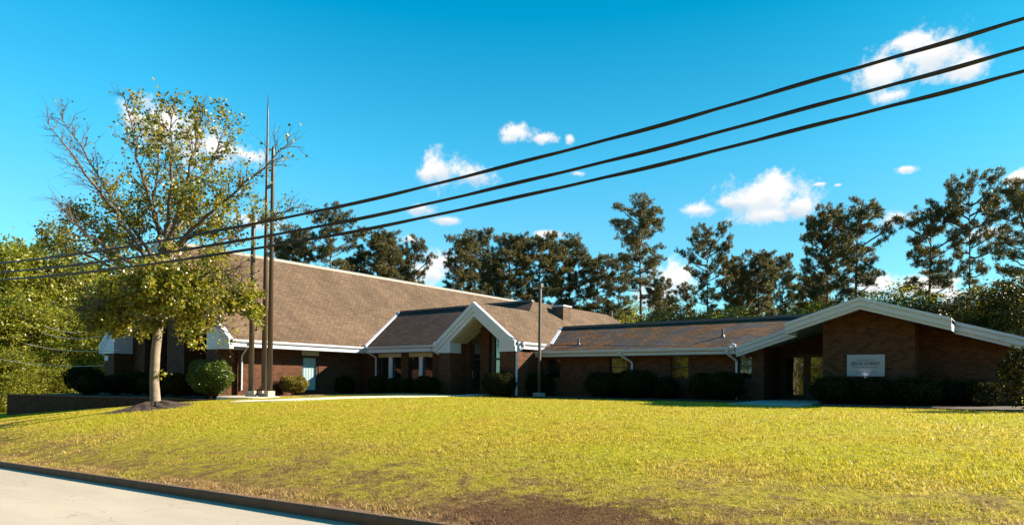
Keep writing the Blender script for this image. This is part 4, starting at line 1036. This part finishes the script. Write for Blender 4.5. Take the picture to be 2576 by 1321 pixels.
xs = [(560, 690, 62, 'behind the chapel ridge by the spire'), (640, 650, 60, 'right behind the spire poles'), (790, 660, 69, 'under the tall open pine over the chapel'), (880, 690, 73, 'at the chapel ridge below the cables'), (1090, 720, 84, 'in the gap before the twin-topped pines'),
 (1000, 700, 79, 'below the thin open pine'), (1180, 715, 89, 'under the twin-topped pines'), (1290, 735, 95, 'under the big dark pine group, left'), (1380, 740, 99, 'under the big dark pine group, right'), (1450, 738, 102, 'right of the lamp head over the chimney'),
 (1530, 745, 98, 'by the hipped chapel roof end'), (1590, 760, 93, 'at the foot of the tallest middle pine, left'), (1665, 765, 60, 'at the foot of the tallest middle pine, right'), (1740, 765, 56, 'under the short sparse pine'), (1815, 755, 58, 'over the middle of the long wing'),
 (1885, 765, 56, 'over the right half of the long wing'), (1955, 760, 58, 'at the right end of the long wing ridge'), (2030, 755, 56, 'behind the left slope of the gable'), (2110, 735, 60, 'left behind the gable peak'), (2200, 735, 58, 'right behind the gable peak'),
 (2262, 702, 54, 'tall and light, right of the gable peak'), (2320, 745, 52, 'below the wide pine right of the gable'), (2390, 735, 48, 'below the right gable slope trees'), (2460, 745, 46, 'at the foot of the tallest right pine'), (2530, 690, 44, 'at the right edge, yellowish'), (2610, 670, 42, 'beyond the right edge corner')]
for i, (x, yt, Z, where) in enumerate(xs):
    yt += (24, 34, 12, 40, 20)[i % 5]; tp = pd(x, yt, Z); Hh = tp.z+1.0
    place(brot, bused, i % 3, (tp.x, tp.y, -1.0), prng.random()*6.28, 1.0+.25*prng.random(), Hh/10.2, 'leafy green tree '+where, 'tree', 'leafy trees below the pines')
# second, farther row closes the view under the crowns
xs2 = [x for x in range(520, 2700, 105)]
for i, x in enumerate(xs2):
    Z = 106+6*(i % 3); tp = pd(x, 782-12*(i % 4), Z)
    place(brot, bused, (i+1) % 3, (tp.x, tp.y, -1.0), prng.random()*6.28, 1.55, (tp.z+1)/10.2, 'dim leafy trees of the far row seen between the pine trunks', 'tree', 'far row of leafy trees')
# left woods
lrot = [make_broad(prng, 12, 4.6, 19000, .25, 'leaf_wood', .02, bare=0), make_broad(prng, 12, 4.0, 18000, .24, 'leaf_wood', .02, bare=9), make_broad(prng, 5, 2.6, 12000, .14, 'leaf_wood', .0, 'leafy_bush') if False else make_broad(prng, 5, 2.6, 12000, .14, 'leaf_wood', .0)]
lused = [False]*3
LW = [(-70, 600, 60, 0, 1.15, 'big leafy tree cut by the left edge of the picture'), (30, 600, 62, 1, 1.2, 'leafy tree with bare twigs on top at the far left'), (115, 622, 64, 1, 1.1, 'leafy tree with bare twigs, second from the left edge'),
 (195, 640, 68, 0, 1.2, 'leafy tree behind the left boughs of the big lawn tree'), (285, 660, 76, 0, 1.3, 'leafy tree left behind the chapel gable'), (375, 690, 90, 1, 1.1, 'leafy tree behind the chapel roof'),
 (60, 745, 56, 0, 1.0, 'lower leafy tree in front of the left wood'), (150, 770, 59, 0, 1.0, 'lower leafy tree above the left end of the terrace'), (235, 760, 66, 0, 1.1, 'lower leafy tree beside the white eave box'), (-20, 760, 54, 1, 1.0, 'lower leafy tree at the left picture edge'),
 (-25, 880, 50, 2, 1.2, 'bush at the far left edge behind the retaining wall'), (45, 905, 52, 2, 1.1, 'bush above the left end of the retaining wall'), (112, 890, 55, 2, 1.1, 'pale conical bush left of the dark round shrub'), (150, 925, 54, 2, .9, 'small bright bush beside the dark round shrub'), (8, 940, 50, 2, .9, 'low bush at the left corner of the retaining wall'), (215, 905, 60, 2, 1.1, 'bush seen over the dark round shrubs')]
for x, yt, Z, k, s, lab in LW:
    tp = pd(x, yt, Z); bz = gz(max(tp.x, -90), min(tp.y, 100)); HH = (12, 12, 5)[k]
    place(lrot, lused, k, (tp.x, tp.y, bz), prng.random()*6.28, s, (tp.z-bz)/HH*.97, lab, 'tree' if k < 2 else 'bush', 'trees and bushes of the left wood')
for i in range(9):
    place(lrot, lused, i % 2, (-50+9*i, -36, kerbz(-50+9*i)), i*1.7, 1.4, 2.0, 'leafy trees across the street mirrored in the church panes', 'tree', 'trees across the street')
# trees across the street behind the viewer (seen only as reflections in the panes)
for i, (x, y) in enumerate([(-52+7.5*k, -19-3*(k % 3)) for k in range(11)]):
    place(lrot, lused, i % 2, (x, y, kerbz(x)), i*1.1, 1.2, 1.7, 'leafy trees across the street mirrored in the church panes', 'tree', 'trees across the street')
UP = empty('utility_pole', (-18.8, -9.4, kerbz(-18.8)), 0, 'wooden utility pole mirrored in the glass door', 'utility pole')
mb = MB(); mb.tube([(0, 0, -.3), (0, 0, 10)], [.17, .12], 10); mb.build('pole', M['bark'], UP); mb = MB(); mb.box((-1.1, -.05, 9.2), (1.1, .05, 9.32)); mb.build('crossarm', M['bark'], UP)

# ------------------------------------------------------------------ the big lawn tree
trng = np.random.default_rng(21)
tb = pd(391, 1030, 28.0); tbz = gz(tb.x, tb.y)
BT = empty('lawn_tree', (tb.x, tb.y, tbz), 0, 'tall thinning tree with pale trunk and bare upper twigs on the left lawn', 'tree')
org = np.array([tb.x, tb.y, tbz])
def tp_(x, y, dz=0): p = pd(x, y, 28.0+dz); return np.array(p)-org
wood = MB(); trk = [tp_(391, 1036), tp_(391, 1015), tp_(388, 960), tp_(391, 890), tp_(399, 820), tp_(408, 740), tp_(410, 660), tp_(412, 630)]
TK = MB(); TK.tube(trk, [.32, .225, .19, .19, .18, .165, .15, .13], 14)
LIMBS = [ # (pixel points with depth offset), start radius, bareness
 ([(410, 655, 0), (402, 590, .2), (375, 500, .5), (345, 400, .8), (335, 330, 1), (310, 235, 1.2)], .12, .75),
 ([(412, 632, 0), (425, 560, -.3), (428, 470, -.5), (432, 370, -.6), (436, 262, -.6)], .11, .25),
 ([(412, 640, 0), (455, 560, .6), (500, 470, 1.2), (545, 380, 1.6), (575, 290, 2)], .10, .45),
 ([(410, 650, 0), (480, 580, -.8), (570, 500, -1.4), (650, 435, -1.8), (735, 352, -2)], .10, .5),
 ([(408, 690, 0), (350, 620, -.8), (280, 520, -1.5), (200, 420, -2), (115, 300, -2.2)], .12, .85),
 ([(408, 680, 0), (345, 590, 1.0), (265, 480, 2.0), (215, 390, 2.4), (150, 285, 3)], .09, .8),
 ([(409, 700, 0), (500, 640, 1.5), (600, 580, 2.4), (690, 545, 3), (748, 522, 3.2)], .09, .35),
 ([(408, 720, 0), (340, 670, -1.8), (260, 620, -3), (185, 560, -3.6), (165, 515, -3.8)], .09, .2),
 ([(407, 740, 0), (330, 700, 1.2), (240, 650, 2.2), (160, 620, 3), (120, 600, 3.2)], .09, .15),
 ([(407, 750, 0), (470, 700, -1.5), (560, 680, -2.8), (610, 700, -3.2)], .08, .1),
 ([(403, 780, 0), (480, 750, 1.0), (560, 735, 1.6), (630, 770, 2)], .08, .05),
 ([(401, 795, 0), (330, 770, -1.2), (250, 760, -2.2), (190, 790, -2.6)], .08, .05),
 ([(400, 800, 0), (440, 780, -2), (500, 790, -3.2), (560, 830, -3.8)], .07, .05),
 ([(400, 805, 0), (350, 800, 2), (290, 800, 3.2), (230, 770, 3.8)], .07, .05),
 ([(405, 760, 0), (400, 720, -2.5), (390, 700, -4)], .07, .05), ([(405, 760, 0), (420, 710, 2.5), (430, 690, 4)], .07, .05),
 ([(409, 670, 0), (470, 600, 1.5), (540, 560, 2.6), (620, 470, 3)], .08, .3),
 ([(411, 645, 0), (385, 520, 1.5), (400, 400, 2.2), (380, 300, 2.6)], .08, .5),
 ([(411, 645, 0), (460, 500, -1.6), (490, 380, -2.2), (505, 280, -2.4)], .08, .4),
 ([(408, 690, 0), (320, 600, .4), (250, 585, .9), (180, 540, 1.2)], .07, .2)]
leafp = []
def seglen(pl): return sum(np.linalg.norm(pl[i+1]-pl[i]) for i in range(len(pl)-1))
def sample(pl, f): k = f*(len(pl)-1); i = min(int(k), len(pl)-2); return pl[i]*(1-(k-i))+pl[i+1]*(k-i), pl[i+1]-pl[i]
def leaf_here(p, bare, n):
    hgt = p[2]
    d = 1.0 if hgt < 5.4 else (.62 if hgt < 9.5 else .33)
    rad_ = math.hypot(p[0], p[1])
    if bare > .7 and hgt > 7 and (p[0]*CP+p[1]*SP) < -2.2: d *= .12
    d *= (1-.4*bare)
    for _ in range(n):
        if trng.random() < d: leafp.append(p+trng.normal(size=3)*.10)
for pts, r0, bare in LIMBS:
    ctrl = [tp_(*q) for q in pts]; pl = []
    for i in range(len(ctrl)-1):
        for k in range(5): pl.append(ctrl[i]*(1-k/5)+ctrl[i+1]*(k/5)+trng.normal(size=3)*.04)
    pl.append(ctrl[-1]); n = len(pl); wood.tube(pl, [r0*(1-i/n)**1.1+.008 for i in range(n)], 7, False)
    L1 = seglen(pl); low = ctrl[-1][2] < 6
    nb = int(L1*(6.2 if low else 4.0))
    for k in range(nb):
        f = .16+.84*(k+trng.random())/nb; q, d = sample(pl, min(f, .999)); d = d/np.linalg.norm(d)
        s = trng.normal(size=3); s -= d*s.dot(d); s /= np.linalg.norm(s)
        dr = d*.75+s*.8+np.array([0, 0, .22]); dr /= np.linalg.norm(dr)
        L2 = (.9+1.3*trng.random())*(1.15-.78*f)
        p2 = polyline(q, q+dr*L2, 5, .14, trng); wood.tube(p2, [.026, .021, .017, .012, .009, .006], 4, False)
        for _ in range(2): leaf_here(p2[-1], bare, 3)
        for j in range(6):
            f3 = .2+.8*trng.random(); q3, d3 = sample(p2, min(f3, .999)); d3 = d3/np.linalg.norm(d3)
            s = trng.normal(size=3); s -= d3*s.dot(d3); s /= np.linalg.norm(s); dr3 = d3*.8+s*.7+np.array([0, 0, .15]); dr3 /= np.linalg.norm(dr3)
            L3 = .3+.5*trng.random(); p3 = polyline(q3, q3+dr3*L3, 3, .12, trng); wood.tube(p3, [.008, .007, .005, .003], 3, False)
            for q4 in p3[1:]: leaf_here(q4, bare, 14 if q4[2] < 5.4 else 7)
leafp = np.array(leafp); lat = leafp[:, 0]*CP+leafp[:, 1]*SP; hh = leafp[:, 2]
over = np.clip((lat-np.where(hh < 6, 3.6, np.where(hh < 10.5, 3.9, 2.9)))/.5, 0, 1)*np.where(hh > 6, .86, .97)
keep = ((leafp[:, 1]+org[1]) > 9.9) & (trng.random(len(leafp)) > over); leafp = leafp[keep]
leafp = leafp[leafp[:, 2] > 2.1]
sp_ = tp_(405, 940); leafp = np.vstack([leafp, sp_+trng.normal(size=(26, 3))*np.array([.14, .14, .10])])
V_, F_ = leaf_geo(leafp, .112, trng, lobed=True, droop=.35); np_mesh('crown', V_, F_, M['leaf_tree'], BT)
TK.build('trunk', M['bark'], BT, smooth=True); wood.build('branches', M['bark_limb'], BT, smooth=True)
# mulch mound
mb = MB(); n = 48; rings = [(0, .30), (.3, .28), (.5, .23), (.7, .18), (.9, .13), (1.1, .09), (1.4, .04), (1.7, .0), (2.0, -.04)]
pts = [(tb.x, tb.y, tbz+.26)]
for r_, z_ in rings[1:]:
    for i in range(n):
        a = 2*math.pi*i/n; rr = r_*(1+.18*math.sin(3*a+r_)+.08*random.random()); x_, y_ = tb.x+rr*math.cos(a)*1.1, tb.y+rr*math.sin(a); pts.append((x_, y_, gz(x_, y_)+z_+random.random()*.06-.02))
fs = [(0, 1+i, 1+(i+1) % n) for i in range(n)]
for k in range(7):
    for i in range(n): a, b = 1+k*n+i, 1+k*n+(i+1) % n; fs.append((a, a+n, b+n, b))
mb.add(pts, fs); tag(mb.build('mulch_mound', M['mulch']), kind='structure')

# ------------------------------------------------------------------ grass
def grass(n, vlo, vhi, ulo, uhi, hgt, wid, rng):
    v = vlo+(vhi-vlo)*rng.random(n); u = ulo+(uhi-ulo)*rng.random(n)
    dep = -u*SP+v*CP; xx = (u*CP+v*SP)/np.maximum(dep, .1)*F_PX+CX
    ok = (xx > -90) & (xx < 2670) & (dep > 4)
    # thin patches
    pat = np.sin(u*1.7+np.sin(v*1.3))*np.cos(v*1.9+u*.6)+.6*np.sin(u*4.1+v*3.3); bare = (v < 8.5)*(.35) + (v < 6.8)*.35
    pat2 = np.sin(u*9.1+3*np.sin(v*4.3))*np.sin(v*8.3+2*np.sin(u*5.1))
    ok &= rng.random(n) > np.clip(pat*.35+bare+np.clip(pat2, 0, 1)*.55, 0, .92)
    sp2 = np.hypot((u+3.9)*.55, (v-5.7)*.95)+.5*np.sin(u*3.1+v*2.2)*np.cos(v*4.1-u)*.6
    ok &= ~((sp2 < .85) & (rng.random(n) < .75))
    if vhi > 15: ok &= ~((u < -31.5) & (v > 15.3+(u+38)*.1)) & ~((u > -37) & (v > 26.2)) & ~((u < -36) & (v > 11.3+(u+48)*.42))
    u, v = u[ok], v[ok]; n = len(u); z = ground(u, v)
    P = np.stack([u, v, z-.005], 1)
    az = rng.random(n)*6.283; lean = rng.normal(size=(n, 2))*.55
    h = hgt*(.5+.9*rng.random(n)); side = np.stack([np.cos(az), np.sin(az), np.zeros(n)], 1)*(wid*(.7+.6*rng.random(n)))[:, None]
    tip = P+np.stack([lean[:, 0]*h, lean[:, 1]*h, h], 1)
    return np.stack([P-side, P+side, tip], 1).reshape(-1, 3)
grng = np.random.default_rng(3)
GVs = [grass(80000, 5.1, 5.5, -34, 2, .05, .007, grng), grass(520000, 5.22, 14, -32, 3.5, .034, .0045, grng), grass(300000, 8, 27, -50, 4, .048, .010, grng), grass(90000, 5.2, 16, -50, -20, .06, .012, grng)]
GVv = np.vstack(GVs); nb_ = len(GVv)//3
gobj = np_mesh('grass', GVv, np.arange(nb_*3).reshape(-1, 3), M['blade']); tag(gobj, kind='stuff')
